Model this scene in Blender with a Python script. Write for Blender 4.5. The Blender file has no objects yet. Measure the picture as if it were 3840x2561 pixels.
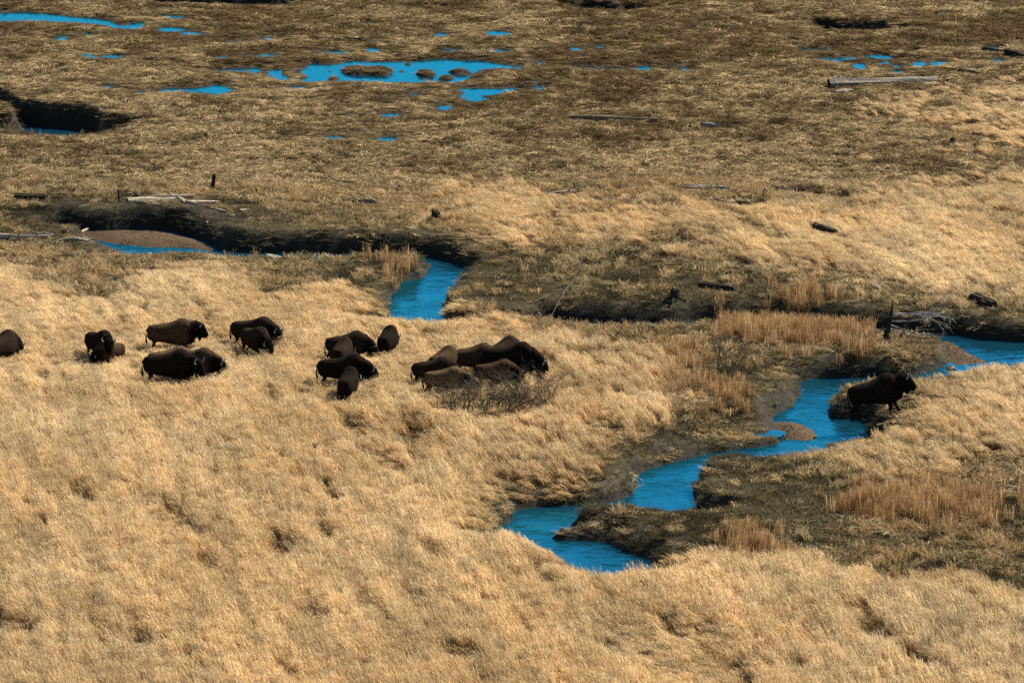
import bpy, bmesh, math, random
import numpy as np
from mathutils import Vector, Matrix

# ------------------------------------------------------------------ camera, world, sun
S = bpy.context.scene
COL = S.collection
H_CAM, PITCH, LENS = 45.7, math.radians(12.0), 160.0
cam = bpy.data.cameras.new("camera"); cam.lens = LENS; cam.sensor_width = 36.0
cam.clip_start = 1.0; cam.clip_end = 20000
camo = bpy.data.objects.new("camera", cam); COL.objects.link(camo)
camo.location = (0, 0, H_CAM); camo.rotation_euler = (math.pi/2 - PITCH, 0, 0)
S.camera = camo

SUN_DIR = Vector((0.56, 0.44, 0.66)).normalized()       # towards the sun: high, from the right and a little behind
EL = math.asin(SUN_DIR.z); ROT = math.atan2(SUN_DIR.x, SUN_DIR.y)
W = bpy.data.worlds.new("World"); S.world = W; W.use_nodes = True
nt = W.node_tree; bg = nt.nodes["Background"]
sky = nt.nodes.new("ShaderNodeTexSky"); sky.sky_type = 'NISHITA'; sky.sun_disc = False
sky.sun_elevation = EL; sky.sun_rotation = ROT
sky.air_density = 1.0; sky.dust_density = 0.3; sky.ozone_density = 3.0; sky.altitude = 300
nt.links.new(sky.outputs[0], bg.inputs[0]); bg.inputs[1].default_value = 0.06
sl = bpy.data.lights.new("sun", 'SUN'); sl.energy = 5.0; sl.angle = math.radians(0.53); sl.color = (1.0, 0.93, 0.80)
so = bpy.data.objects.new("sun", sl); COL.objects.link(so)
so.rotation_euler = SUN_DIR.to_track_quat('Z', 'Y').to_euler(); so.location = (0, 0, 100)
S.view_settings.view_transform = 'Standard'; S.view_settings.look = 'None'
S.view_settings.exposure = 1.3; S.view_settings.gamma = 1.0
S.view_settings.use_curve_mapping = False
S.cycles.use_denoising = False
S.cycles.max_bounces = 6; S.cycles.diffuse_bounces = 3; S.cycles.transmission_bounces = 3
S.cycles.sample_clamp_indirect = 6.0

# ------------------------------------------------------------------ helpers
rng = np.random.default_rng(7)
R = random.Random(11)
F = 2351.0 * LENS / 36.0; CX, CY = 1175.5, 784.0
CP, SP = math.cos(PITCH), math.sin(PITCH)

def px(u, v, z=0.0):
    """point where the ray through photo position (u, v) (2351 wide) meets the level z"""
    u = np.asarray(u, float); v = np.asarray(v, float)
    a = (u-CX)/F; b = -(v-CY)/F
    dy = CP + b*SP; dz = -SP + b*CP
    t = (z-H_CAM)/dz
    return a*t, dy*t

def to_uv(x, y, z=0.0):
    dz = z-H_CAM
    d = y*CP - dz*SP; up = y*SP + dz*CP
    return CX + F*x/d, CY - F*up/d

CROPS = {2: (1100, 1130, 1100/2351), 3: (2500, 1050, 1340/2351), 4: (1800, 1550, 1200/2351), 5: (0, 650, 1280/2351),
         6: (1280, 650, 1280/2351), 7: (0, 0, 1280/2351), 8: (1280, 0, 1280/2351), 9: (2560, 0, 1280/2351),
         10: (2560, 600, 1280/2351)}
KF = 2351/3840
def cr(n, pts):
    ox, oy, s = CROPS[n]
    return [((ox + p[0]*s)*KF, (oy + p[1]*s)*KF) for p in pts]

def _h(ix, iy, seed):
    n = (ix.astype(np.int64)*374761393 + iy.astype(np.int64)*668265263 + seed*1442695041) & 0xFFFFFFFF
    n = ((n ^ (n >> 13))*1274126177) & 0xFFFFFFFF
    n = (n ^ (n >> 16)) & 0xFFFFFFFF
    return n/4294967295.0
def vnoise(x, y, seed=0):
    x = np.asarray(x, float); y = np.asarray(y, float)
    ix = np.floor(x); iy = np.floor(y); fx = x-ix; fy = y-iy
    fx = fx*fx*(3-2*fx); fy = fy*fy*(3-2*fy)
    a = _h(ix, iy, seed); b = _h(ix+1, iy, seed); c = _h(ix, iy+1, seed); d = _h(ix+1, iy+1, seed)
    return (a*(1-fx)+b*fx)*(1-fy) + (c*(1-fx)+d*fx)*fy
def fbm(x, y, seed=0, o=4):
    s = 0; a = 0.5; t = 0
    for k in range(o):
        s = s + a*vnoise(x*2**k + 17.3*k, y*2**k - 9.1*k, seed+k); t += a; a *= 0.55
    return s/t
def sst(a, b, x):
    t = np.clip((x-a)/(b-a), 0, 1); return t*t*(3-2*t)

def poly_in(poly, x, y):
    ins = np.zeros(x.shape, bool)
    n = len(poly)
    for i in range(n):
        x1, y1 = poly[i]; x2, y2 = poly[(i+1) % n]
        if y1 == y2: continue
        c = ((y1 > y) != (y2 > y)) & (x < (x2-x1)*(y-y1)/(y2-y1)+x1)
        ins ^= c
    return ins
def poly_sdf(poly, x, y):
    """signed distance (inside negative) and the y and x of the outward direction"""
    best = np.full(x.shape, 1e9); nx = np.zeros(x.shape); ny = np.zeros(x.shape)
    n = len(poly)
    for i in range(n):
        x1, y1 = poly[i]; x2, y2 = poly[(i+1) % n]
        ex, ey = x2-x1, y2-y1; L = ex*ex+ey*ey+1e-12
        t = np.clip(((x-x1)*ex+(y-y1)*ey)/L, 0, 1)
        qx = x-(x1+t*ex); qy = y-(y1+t*ey); d = qx*qx+qy*qy
        m = d < best
        best = np.where(m, d, best); nx = np.where(m, qx, nx); ny = np.where(m, qy, ny)
    d = np.sqrt(best); ins = poly_in(poly, x, y)
    return np.where(ins, -d, d), nx/(d+1e-6), ny/(d+1e-6)
def smooth_poly(pts, it=2):
    for _ in range(it):
        q = []
        for i in range(len(pts)):
            a = pts[i]; b = pts[(i+1) % len(pts)]
            q.append((a[0]*.75+b[0]*.25, a[1]*.75+b[1]*.25)); q.append((a[0]*.25+b[0]*.75, a[1]*.25+b[1]*.75))
        pts = q
    return pts

def tag(o, label=None, cat=None, group=None, kind=None):
    if label: o['label'] = label
    if cat: o['category'] = cat
    if group: o['group'] = group
    if kind: o['kind'] = kind
    return o
def mesh_obj(name, verts, faces, mat=None, parent=None, smooth=True):
    me = bpy.data.meshes.new(name)
    me.from_pydata([tuple(v) for v in verts], [], faces); me.update()
    if smooth: me.polygons.foreach_set("use_smooth", [True]*len(me.polygons))
    if mat: me.materials.append(mat)
    o = bpy.data.objects.new(name, me); COL.objects.link(o)
    if parent: o.parent = parent
    return o
def np_mesh(name, V, Q, k=4):
    me = bpy.data.meshes.new(name)
    V = np.asarray(V, np.float32); Q = np.asarray(Q, np.int32)
    me.vertices.add(len(V)); me.vertices.foreach_set("co", V.ravel())
    me.loops.add(Q.size); me.loops.foreach_set("vertex_index", Q.ravel())
    me.polygons.add(len(Q)); me.polygons.foreach_set("loop_start", np.arange(0, Q.size, k, dtype=np.int32))
    me.polygons.foreach_set("loop_total", np.full(len(Q), k, np.int32))
    me.update(calc_edges=True); return me
def empty(name, loc, rz=0.0):
    o = bpy.data.objects.new(name, None); COL.objects.link(o); o.location = loc; o.rotation_euler = (0, 0, rz)
    o.empty_display_size = 0.2
    return o

# ------------------------------------------------------------------ materials
def newmat(name):
    m = bpy.data.materials.new(name); m.use_nodes = True
    n = m.node_tree; n.nodes.clear()
    return m, n.nodes, n.links
def N(ns, t, **kw):
    n = ns.new(t)
    for k, v in kw.items(): setattr(n, k, v)
    return n
def mixc(ns, ln, fac, a, b, mode='MIX'):
    m = ns.new("ShaderNodeMix"); m.data_type = 'RGBA'; m.blend_type = mode
    for s, v in ((m.inputs[0], fac), (m.inputs[6], a), (m.inputs[7], b)):
        if isinstance(v, (int, float)): s.default_value = v
        elif isinstance(v, tuple): s.default_value = (*v, 1.0)
        else: ln.new(v, s)
    return m.outputs[2]
def noise_node(ns, ln, vec, scale, detail=4, rough=.55):
    n = ns.new("ShaderNodeTexNoise"); n.inputs['Scale'].default_value = scale
    n.inputs['Detail'].default_value = detail; n.inputs['Roughness'].default_value = rough
    if vec is not None: ln.new(vec, n.inputs['Vector'])
    return n.outputs[0]
def ramp(ns, ln, fac, stops):
    r = ns.new("ShaderNodeValToRGB"); e = r.color_ramp.elements
    while len(e) < len(stops): e.new(0.5)
    for k, (p, c) in enumerate(stops):
        e[k].position = p; e[k].color = (*c, 1) if isinstance(c, tuple) else (c, c, c, 1)
    ln.new(fac, r.inputs[0]); return r.outputs[0]

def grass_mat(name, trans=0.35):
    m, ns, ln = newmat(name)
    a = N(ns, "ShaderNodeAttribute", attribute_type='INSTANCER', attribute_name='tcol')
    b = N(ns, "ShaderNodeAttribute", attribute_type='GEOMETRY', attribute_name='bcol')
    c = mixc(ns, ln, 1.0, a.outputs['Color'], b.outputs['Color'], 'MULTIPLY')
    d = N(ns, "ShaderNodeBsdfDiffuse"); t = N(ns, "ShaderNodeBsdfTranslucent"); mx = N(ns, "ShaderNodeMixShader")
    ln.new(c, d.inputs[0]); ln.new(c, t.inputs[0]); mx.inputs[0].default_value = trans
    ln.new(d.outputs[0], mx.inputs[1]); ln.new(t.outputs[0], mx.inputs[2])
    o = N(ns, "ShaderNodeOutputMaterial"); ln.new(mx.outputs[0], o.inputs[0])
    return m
M_GRASS = grass_mat("dry_grass")

def simple_mat(name, c1, c2, scale=6.0, rough=.9, bump=0.0, stretch=None, spec=.2):
    m, ns, ln = newmat(name)
    tc = N(ns, "ShaderNodeTexCoord"); vec = tc.outputs['Object']
    if stretch:
        mp = N(ns, "ShaderNodeMapping"); mp.inputs['Scale'].default_value = stretch; ln.new(vec, mp.inputs[0]); vec = mp.outputs[0]
    f = noise_node(ns, ln, vec, scale, 6, .65)
    col = ramp(ns, ln, f, [(.32, c1), (.68, c2)])
    p = N(ns, "ShaderNodeBsdfPrincipled"); ln.new(col, p.inputs['Base Color'])
    p.inputs['Roughness'].default_value = rough; p.inputs['Specular IOR Level'].default_value = spec if rough < .8 else .06
    if bump:
        b = N(ns, "ShaderNodeBump"); b.inputs['Strength'].default_value = bump; b.inputs['Distance'].default_value = .05
        ln.new(f, b.inputs['Height']); ln.new(b.outputs[0], p.inputs['Normal'])
    o = N(ns, "ShaderNodeOutputMaterial"); ln.new(p.outputs[0], o.inputs[0])
    return m

def ground_mat():
    m, ns, ln = newmat("marsh_soil")
    g = N(ns, "ShaderNodeNewGeometry"); pos = g.outputs['Position']
    f1 = noise_node(ns, ln, pos, .35, 5); f2 = noise_node(ns, ln, pos, 6.0, 6, .7)
    c = ramp(ns, ln, f1, [(.3, (.030, .024, .015)), (.55, (.055, .042, .024)), (.75, (.10, .075, .042))])
    c = mixc(ns, ln, 1.0, c, ramp(ns, ln, f2, [(.3, .5), (.7, 1.5)]), 'MULTIPLY')
    a = N(ns, "ShaderNodeAttribute", attribute_type='GEOMETRY', attribute_name='wet')
    c = mixc(ns, ln, a.outputs['Fac'], c, (.016, .013, .009))
    p = N(ns, "ShaderNodeBsdfPrincipled"); ln.new(c, p.inputs['Base Color']); p.inputs['Roughness'].default_value = .9
    p.inputs['Specular IOR Level'].default_value = .15
    b = N(ns, "ShaderNodeBump"); b.inputs['Strength'].default_value = .8; b.inputs['Distance'].default_value = .12
    ln.new(f2, b.inputs['Height']); ln.new(b.outputs[0], p.inputs['Normal'])
    o = N(ns, "ShaderNodeOutputMaterial"); ln.new(p.outputs[0], o.inputs[0]); return m
M_GROUND = ground_mat()

def water_mat(name, bump=.05, scale=3.0):
    m, ns, ln = newmat(name)
    g = N(ns, "ShaderNodeNewGeometry")
    mp = N(ns, "ShaderNodeMapping"); mp.inputs['Scale'].default_value = (.7, 1.2, 1); ln.new(g.outputs['Position'], mp.inputs[0])
    f = noise_node(ns, ln, mp.outputs[0], scale, 4, .6)
    big = noise_node(ns, ln, g.outputs['Position'], .5, 3)
    mul = N(ns, "ShaderNodeMath", operation='MULTIPLY'); ln.new(f, mul.inputs[0]); ln.new(ramp(ns, ln, big, [(.38, .10), (.62, 1.0)]), mul.inputs[1])
    b = N(ns, "ShaderNodeBump"); b.inputs['Strength'].default_value = bump; b.inputs['Distance'].default_value = .2
    ln.new(mul.outputs[0], b.inputs['Height'])
    gl = N(ns, "ShaderNodeBsdfGlossy"); gl.inputs['Roughness'].default_value = .06; gl.inputs[0].default_value = (.05, .72, .92, 1)
    di = N(ns, "ShaderNodeBsdfDiffuse"); di.inputs[0].default_value = (.004, .030, .050, 1)
    ln.new(b.outputs[0], gl.inputs['Normal'])
    mx = N(ns, "ShaderNodeMixShader"); fr = N(ns, "ShaderNodeFresnel"); fr.inputs[0].default_value = 3.2
    ln.new(fr.outputs[0], mx.inputs[0]); ln.new(di.outputs[0], mx.inputs[1]); ln.new(gl.outputs[0], mx.inputs[2])
    o = N(ns, "ShaderNodeOutputMaterial"); ln.new(mx.outputs[0], o.inputs[0]); return m
M_STREAM = water_mat("stream_water", .42, 1.6)
M_POND = water_mat("pond_water", .05, 1.6)

# ------------------------------------------------------------------ water outlines (photo positions -> ground)
Z_STREAM = -0.75
def ground_poly(pts, z, it=1):
    q = smooth_poly(pts, it)
    x, y = px([p[0] for p in q], [p[1] for p in q], z)
    return list(zip(x.tolist(), y.tolist()))

U1 = cr(3, [(2900,440),(2351,408),(2150,398),(1980,372),(1850,352),(1790,372),(1820,420),(1840,500),(1860,555),(1750,600),(1600,640),(1500,645),(1380,640),(1250,640),(1000,648),
            (930,655),(860,690),(862,780),(800,840),(680,905),(680,925),(700,955),(715,1000),(730,1050),(745,1090),(830,1100),(950,1090),(1085,1080),(1250,1060),(1330,1020),
            (1340,950),(1290,905),(1150,910),(1080,905),(1072,880),(1075,800),(1150,745),(1250,705),(1400,690),(1540,672),(1640,665),(1750,655),(1850,640),(1950,620),(2100,600),(2250,590),(2351,570),(2900,560)])
U2 = cr(3, [(1830,355),(1400,318),(1250,300),(600,262),(330,262),(0,278),(-300,285),(-565,272),(-800,250),(-800,266),(-565,294),(-300,308),(0,304),(330,288),(600,292),(1250,332),(1500,348),(1800,378)])
L1 = cr(4, [(2560,195),(2351,195),(2200,200),(2190,230),(1900,262),(1700,287),(1540,332),(1340,382),(1180,432),(1130,470),(1170,510),(1130,540),(1110,600),(1000,640),(880,655),(760,668),(450,690),(250,705),
            (235,740),(245,800),(150,850),(60,950),(300,1020),(520,1060),(650,1140),(760,1230),(1000,1250),(1300,1250),(1310,1120),(1270,1085),(1200,1060),(1130,1032),(1050,1010),(960,955),(860,938),(700,930),(600,930),
            (530,915),(600,880),(650,868),(700,835),(690,810),(730,785),(890,748),(1100,728),(1350,724),(1570,716),(1605,660),(1560,620),(1556,540),(1640,495),(1610,440),(1650,400),(1700,370),(1850,348),(2050,325),
            (2270,310),(2290,300),(2351,295),(2560,285)])
U3 = cr(6, [(-900,530),(-400,550),(0,548),(230,560),(450,562),(690,578),(820,628),(905,660),(890,690),(815,735),(800,800),(740,830),(722,870),(715,960),(700,1070),(330,1070),(315,960),(330,850),(380,815),(390,780),
            (450,740),(560,718),(597,690),(592,630),(400,604),(230,594),(100,590),(-200,590),(-400,595),(-900,575)])
U4 = cr(5, [(430,372),(520,375),(600,395),(750,392),(950,386),(1180,392),(1350,435),(1551,515),(1551,562),(1350,548),(1150,548),(1060,562),(970,572),(870,566),(800,538),(720,496),(650,472),(610,455),(590,420),(430,370)])
STREAM = [ground_poly(p, Z_STREAM) for p in (U1, U2, L1, U3, U4)]

def blob(c, n, w, h):
    return cr(n, [(c[0]+w*math.cos(a)*(1+.25*math.sin(3*a+c[0])), c[1]+h*math.sin(a)*(1+.3*math.sin(2*a+c[1]))) for a in np.linspace(0, 2*math.pi, 12, endpoint=False)])
PONDS = []   # (outline, water level, islands)
PONDS.append((cr(7, [(-300,96),(0,93),(95,88),(250,92),(400,108),(560,120),(690,132),(770,150),(790,165),(820,178),(880,178),(910,160),(1010,155),(985,185),(960,205),(880,210),(820,200),(740,182),(640,172),(560,166),(430,164),(280,156),(170,162),(60,156),(-300,160)]), -.10, []))
PONDS.append((cr(8, [(-270,500),(-220,450),(-180,432),(-150,448),(-60,452),(0,438),(40,423),(80,423),(200,428),(380,433),(450,440),(540,428),(660,408),(760,410),(830,422),(1000,420),(1060,438),(1150,448),(1220,463),(1300,487),(1180,482),(1090,482),(1000,477),(960,482),(930,502),(885,510),(885,552),(820,568),(740,575),(680,558),(600,568),(500,573),(390,570),(250,568),(100,563),(30,573),(-60,558),(-110,568),(-200,571),(-265,562),(-215,530),(-260,515)]), -.10,
              [cr(8, [(-10,480),(100,470),(240,470),(360,485),(365,505),(300,530),(255,525),(150,520),(0,515)]), blob((417,493), 8, 28, 13), blob((578,515), 8, 70, 21), blob((462,448), 8, 28, 10), blob((725,542), 8, 60, 14),
               cr(8, [(720,500),(790,488),(860,478),(895,498),(880,522),(800,522),(740,510)]), blob((-75,495), 8, 22, 10), blob((-60,545), 8, 40, 12)]))
PONDS.append((cr(8, [(818,618),(900,610),(1000,616),(1100,610),(1200,606),(1255,603),(1190,627),(1130,642),(1000,667),(1012,687),(960,694),(880,703),(850,682),(815,670),(835,645)]), -.10, [blob((1122,630), 8, 16, 9), blob((955,658), 8, 12, 5)]))
PONDS.append((cr(7, [(1092,620),(1180,606),(1300,613),(1430,602),(1470,588),(1520,585),(1550,603),(1610,615),(1560,642),(1500,656),(1400,643),(1250,635),(1105,638)]), -.10, []))
PONDS.append((cr(7, [(1393,480),(1500,482),(1620,476),(1805,465),(1792,497),(1740,508),(1600,498),(1500,498)]), -.10, []))
PONDS.append((cr(7, [(1865,485),(1942,478),(1937,520),(1988,540),(1940,562),(1900,542),(1830,520)]), -.10, []))
PONDS.append((cr(7, [(2170,362),(2250,348),(2380,356),(2420,370),(2351,380),(2250,372)]), -.10, []))
PONDS.append((cr(7, [(1948,602),(2050,598),(2150,616),(2080,621)]), -.10, []))
PONDS.append((cr(8, [(235,960),(300,945),(397,952),(380,970),(280,973)]), -.05, []))
PONDS.append((cr(8, [(255,795),(330,783),(397,785),(370,802),(345,810),(280,806)]), -.05, []))
PONDS.append((cr(8, [(478,650),(525,648),(530,660),(495,666)]), -.05, []))
PONDS.append((cr(8, [(1588,465),(1690,456),(1800,472),(1990,472),(2050,465),(2095,448),(2130,478),(2225,485),(2090,491),(1980,482),(1830,488),(1700,480)]), -.10, [blob((1990,478), 8, 25, 6)]))
PONDS.append((cr(9, [(805,345),(870,336),(1035,346),(850,352)]), -.10, []))
PONDS.append((cr(9, [(943,405),(990,398),(1062,408),(1112,424),(1080,436),(1050,424),(1020,417),(960,418)]), -.10, []))
PONDS.append((cr(9, [(1175,447),(1222,434),(1245,450),(1270,470),(1230,492),(1205,472),(1188,460)]), -.10, []))
PONDS.append((cr(3, [(570,1018),(640,1003),(737,996),(705,1024),(640,1028)]), -.62, []))
for c, n, w, h in [((1175,119),7,78,6),((1175,206),7,95,8),((1308,234),7,62,7),((432,263),7,34,7),((605,237),7,22,5),((1620,295),7,24,5),((1838,274),7,22,6),((1822,388),7,95,5),((778,390),7,36,6),((1525,398),7,46,6),((612,389),7,18,5),
                   ((685,242),8,38,7),((1082,232),8,65,9),((228,352),8,40,10),((1060,352),8,85,6),((1610,344),8,38,7),((770,350),8,95,4),((697,747),8,30,8),((1365,438),8,20,6),((1360,608),8,26,6),((1780,325),8,20,5),
                   ((1350,396),9,58,6),((1155,404),9,36,5),((1622,444),9,40,9),((1752,443),9,32,7),((1480,499),9,36,6),((1475,460),9,18,6),((2175,419),9,34,6),((2140,332),9,40,4),((22,479),9,22,7),((1395,437),9,22,5),((2300,951),7,46,7),((740,601),7,18,5),((965,640),7,22,4)]:
    PONDS.append((blob(c, n, w*1.2, h*1.7), -.05, []))
# deep creek and ditches at the back
DITCH = [(cr(7, [(-300,690),(0,752),(60,800),(170,862),(400,880),(560,893),(645,903),(560,925),(430,948),(300,940),(168,915),(160,880),(110,825),(10,790),(-300,730)]), -1.25, 'creek'),
         (cr(7, [(1050,18),(1300,40),(1600,43),(1900,50),(1990,42),(1910,64),(1600,60),(1300,54),(1050,32)]), -.75, 'creek'),
         (cr(8, [(1640,83),(1800,93),(1900,106),(1990,82),(1960,116),(1800,113),(1700,100)]), -.9, 'creek'),
         (cr(9, [(880,180),(1000,205),(1060,220),(1180,226),(1320,222),(1400,226),(1300,240),(1150,243),(1050,238),(950,214)]), -.8, 'creek')]
BARS = [cr(3, [(1770,385),(1860,385),(1960,410),(2000,450),(2080,490),(2175,527),(2100,552),(1990,560),(1880,565),(1800,520),(1740,440)]),
        cr(3, [(700,915),(790,917),(870,918),(960,945),(1010,975),(1045,1010),(1020,1056),(900,1057),(700,1054),(640,1000),(630,940)]),
        cr(5, [(400,360),(600,390),(900,382),(1150,388),(1380,440),(1540,512),(1500,540),(1350,522),(1200,514),(1000,511),(850,497),(740,483),(640,464),(540,428),(420,388)])]

# ------------------------------------------------------------------ ground sheet
def spread(lo, hi, step, far, n=14):
    a = np.arange(lo, hi+1e-6, step); g = np.geomspace(1.0, far, n)
    return a, g
ya = np.arange(146, 236, .15); yb = np.arange(236, 352, .26)
ys = np.concatenate([146-np.geomspace(600, .6, 16), ya, yb, 352+np.geomspace(.6, 9000, 18)])
xa = np.arange(-42.5, 42.6, .21)
xs = np.concatenate([-42.5-np.geomspace(5000, .6, 16), xa, 42.5+np.geomspace(.6, 5000, 16)])
GX, GY = np.meshgrid(xs, ys)

def base_height(x, y):
    h = (fbm(x/9, y/9, 3, 3)-.5)*.34 + (fbm(x/2.1, y/2.1, 21, 3)-.5)*.16
    return h + (fbm(x/1.7, y/1.7, 41, 3)-.5)*.34*sst(222, 250, y)
Z0 = base_height(GX, GY)
WET = np.zeros(GX.shape)
Z = Z0.copy()
DW = np.full(GX.shape, 50.0)      # distance to any water
BERM = np.zeros(GX.shape)
def window(poly, m):
    P = np.array(poly)
    iy0, iy1 = np.searchsorted(ys, [P[:, 1].min()-m, P[:, 1].max()+m]); ix0, ix1 = np.searchsorted(xs, [P[:, 0].min()-m, P[:, 0].max()+m])
    return np.s_[max(iy0-1, 0):iy1+1, max(ix0-1, 0):ix1+1]
def berm(poly, h, w=5.0):
    s_ = window(poly, w+1); d, nx, ny = poly_sdf(poly, GX[s_], GY[s_])
    BERM[s_] = np.maximum(BERM[s_], h*sst(.2, .8, ny)*sst(w, .8, d)*sst(-1.5, 0, d)*(.6+.8*fbm(GX[s_]/3, GY[s_]/3, 66, 3)))
def carve(poly, zw, far_run, near_run, depth, jag, side_run=.6, wet_w=1.0, jsc=1.3):
    P = np.array(poly); m = near_run+2.5
    iy0, iy1 = np.searchsorted(ys, [P[:, 1].min()-m, P[:, 1].max()+m]); ix0, ix1 = np.searchsorted(xs, [P[:, 0].min()-m, P[:, 0].max()+m])
    sl_ = np.s_[max(iy0-1, 0):iy1+1, max(ix0-1, 0):ix1+1]
    x, y = GX[sl_], GY[sl_]
    d, nx, ny = poly_sdf(poly, x, y)
    d = d + (fbm(x/jsc, y/jsc, 55, 4)-.5)*2*jag
    t = sst(-.15, -.75, ny); s = sst(.15, .75, ny)
    run = side_run*(1-t)*(1-s) + near_run*t + far_run*s
    prof = np.where(d < 0, -depth*sst(0, .6, -d), 0)
    k = np.clip(d/run, 0, 1); k = np.where(s > .5, k**.6, sst(0, 1, k)*.5+k*.5)
    top = Z0[sl_]
    z = np.where(d < 0, zw+prof, zw + (top-zw)*k)
    Z[sl_] = np.where(d < run, np.minimum(Z[sl_], z), Z[sl_])
    DW[sl_] = np.minimum(DW[sl_], d)
    WET[sl_] = np.maximum(WET[sl_], 1-sst(0, wet_w, d))
for p, bh in zip(STREAM, (.14, .10, .05, .36, .40)): berm(p, bh)
for p, zw, _k in DITCH[:1]: berm(ground_poly(p, zw), .25)
Z0 = Z0 + BERM; Z = Z0.copy()
for p, fr_ in zip(STREAM, (.8, .9, 1.9, .75, .75)): carve(p, Z_STREAM, fr_, 5.0, .35, .24)
POND_G = []
for pts, zw, isl in PONDS:
    g = ground_poly(pts, zw, 1); sz_ = np.ptp(np.array(g)[:, 1]); carve(g, zw, .5, 1.6, .12, .62 if sz_ > 5 else .30 if sz_ > 2.5 else .12, .7, .9, .9)
    POND_G.append((g, zw, isl))
for k_, (p, zw, _k) in enumerate(DITCH): carve(ground_poly(p, zw), zw, .5, 10 if k_ == 0 else 5.5, .3, .35)
for g, zw, _i in POND_G:
    s_ = window(g, 4.5); d, nx, ny = poly_sdf(g, GX[s_], GY[s_])
    lim = zw + .02 + np.maximum(d-.15, 0)*(.075+.06*sst(-.2, .5, ny)) + 3*sst(3.6, 4.4, d)
    Z[s_] = np.where(d > 0, np.minimum(Z[s_], np.maximum(lim, zw+.02)), Z[s_])
# islands and bars
ISL = []
for g, zw, isl in POND_G:
    for q in isl:
        gq = ground_poly(q, zw); ISL.append(gq)
        P = np.array(gq)
        iy0, iy1 = np.searchsorted(ys, [P[:, 1].min()-1, P[:, 1].max()+1]); ix0, ix1 = np.searchsorted(xs, [P[:, 0].min()-1, P[:, 0].max()+1])
        s_ = np.s_[iy0:iy1, ix0:ix1]
        d, _, _ = poly_sdf(gq, GX[s_], GY[s_]); d = d + (fbm(GX[s_]/.7, GY[s_]/.9, 5, 4)-.5)*1.1
        z = zw + .22*sst(0, .5, -d); Z[s_] = np.where(d < 0, np.maximum(Z[s_], z), Z[s_])
        DW[s_] = np.where(d < 0, np.maximum(DW[s_], -d), DW[s_])

def lookup(A, x, y):
    x = np.asarray(x, float); y = np.asarray(y, float)
    i = np.clip(np.searchsorted(ys, y)-1, 0, len(ys)-2); j = np.clip(np.searchsorted(xs, x)-1, 0, len(xs)-2)
    fy = np.clip((y-ys[i])/(ys[i+1]-ys[i]), 0, 1); fx = np.clip((x-xs[j])/(xs[j+1]-xs[j]), 0, 1)
    return (A[i, j]*(1-fx)+A[i, j+1]*fx)*(1-fy) + (A[i+1, j]*(1-fx)+A[i+1, j+1]*fx)*fy
def hgt(x, y): return lookup(Z, x, y)
def on_ground(u, v, dz=0.0):
    """ground point seen at photo position (u, v)"""
    z = 0.0
    for _ in range(6):
        x, y = px(u, v, z); z = float(hgt(x, y))
    return Vector((float(x), float(y), z+dz))

nY, nX = GX.shape
idx = np.arange(nY*nX).reshape(nY, nX)
quads = np.stack([idx[:-1, :-1], idx[:-1, 1:], idx[1:, 1:], idx[1:, :-1]], -1).reshape(-1, 4)
me = np_mesh("ground", np.stack([GX, GY, Z], -1).reshape(-1, 3), quads)
me.polygons.foreach_set("use_smooth", np.ones(len(quads), bool))
at = me.attributes.new("wet", 'FLOAT', 'POINT'); at.data.foreach_set("value", WET.astype(np.float32).ravel())
me.materials.append(M_GROUND)
ground = bpy.data.objects.new("ground", me); COL.objects.link(ground); tag(ground, kind='structure')

def water_sheet(name, polys, zw, grow, mat, step):
    P = np.concatenate([np.array(p) for p in polys])
    X = np.arange(P[:, 0].min()-grow-step, P[:, 0].max()+grow+step, step); Y = np.arange(P[:, 1].min()-grow-step, P[:, 1].max()+grow+step, step)
    gx, gy = np.meshgrid(X, Y); d = np.full(gx.shape, 1e9)
    for p in polys: d = np.minimum(d, poly_sdf(p, gx, gy)[0])
    ok = d < grow
    i = np.arange(gx.size).reshape(gx.shape)
    c = ok[:-1, :-1] | ok[1:, 1:] | ok[:-1, 1:] | ok[1:, :-1]
    q = np.stack([i[:-1, :-1][c], i[:-1, 1:][c], i[1:, 1:][c], i[1:, :-1][c]], -1)
    used, inv = np.unique(q, return_inverse=True)
    V = np.stack([gx.ravel()[used], gy.ravel()[used], np.full(len(used), zw)], -1)
    m = np_mesh(name, V, inv.reshape(-1, 4)); m.materials.append(mat)
    o = bpy.data.objects.new(name, m); COL.objects.link(o); tag(o, kind='structure'); return o
water_sheet("stream", STREAM, Z_STREAM, .6, M_STREAM, .5)
for g, zw, isl in POND_G: water_sheet("pond", [g], zw, .28, M_POND, .18)
for p, zw, nm in DITCH: water_sheet(nm, [ground_poly(p, zw)], zw, .45, M_STREAM, .3)

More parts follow.
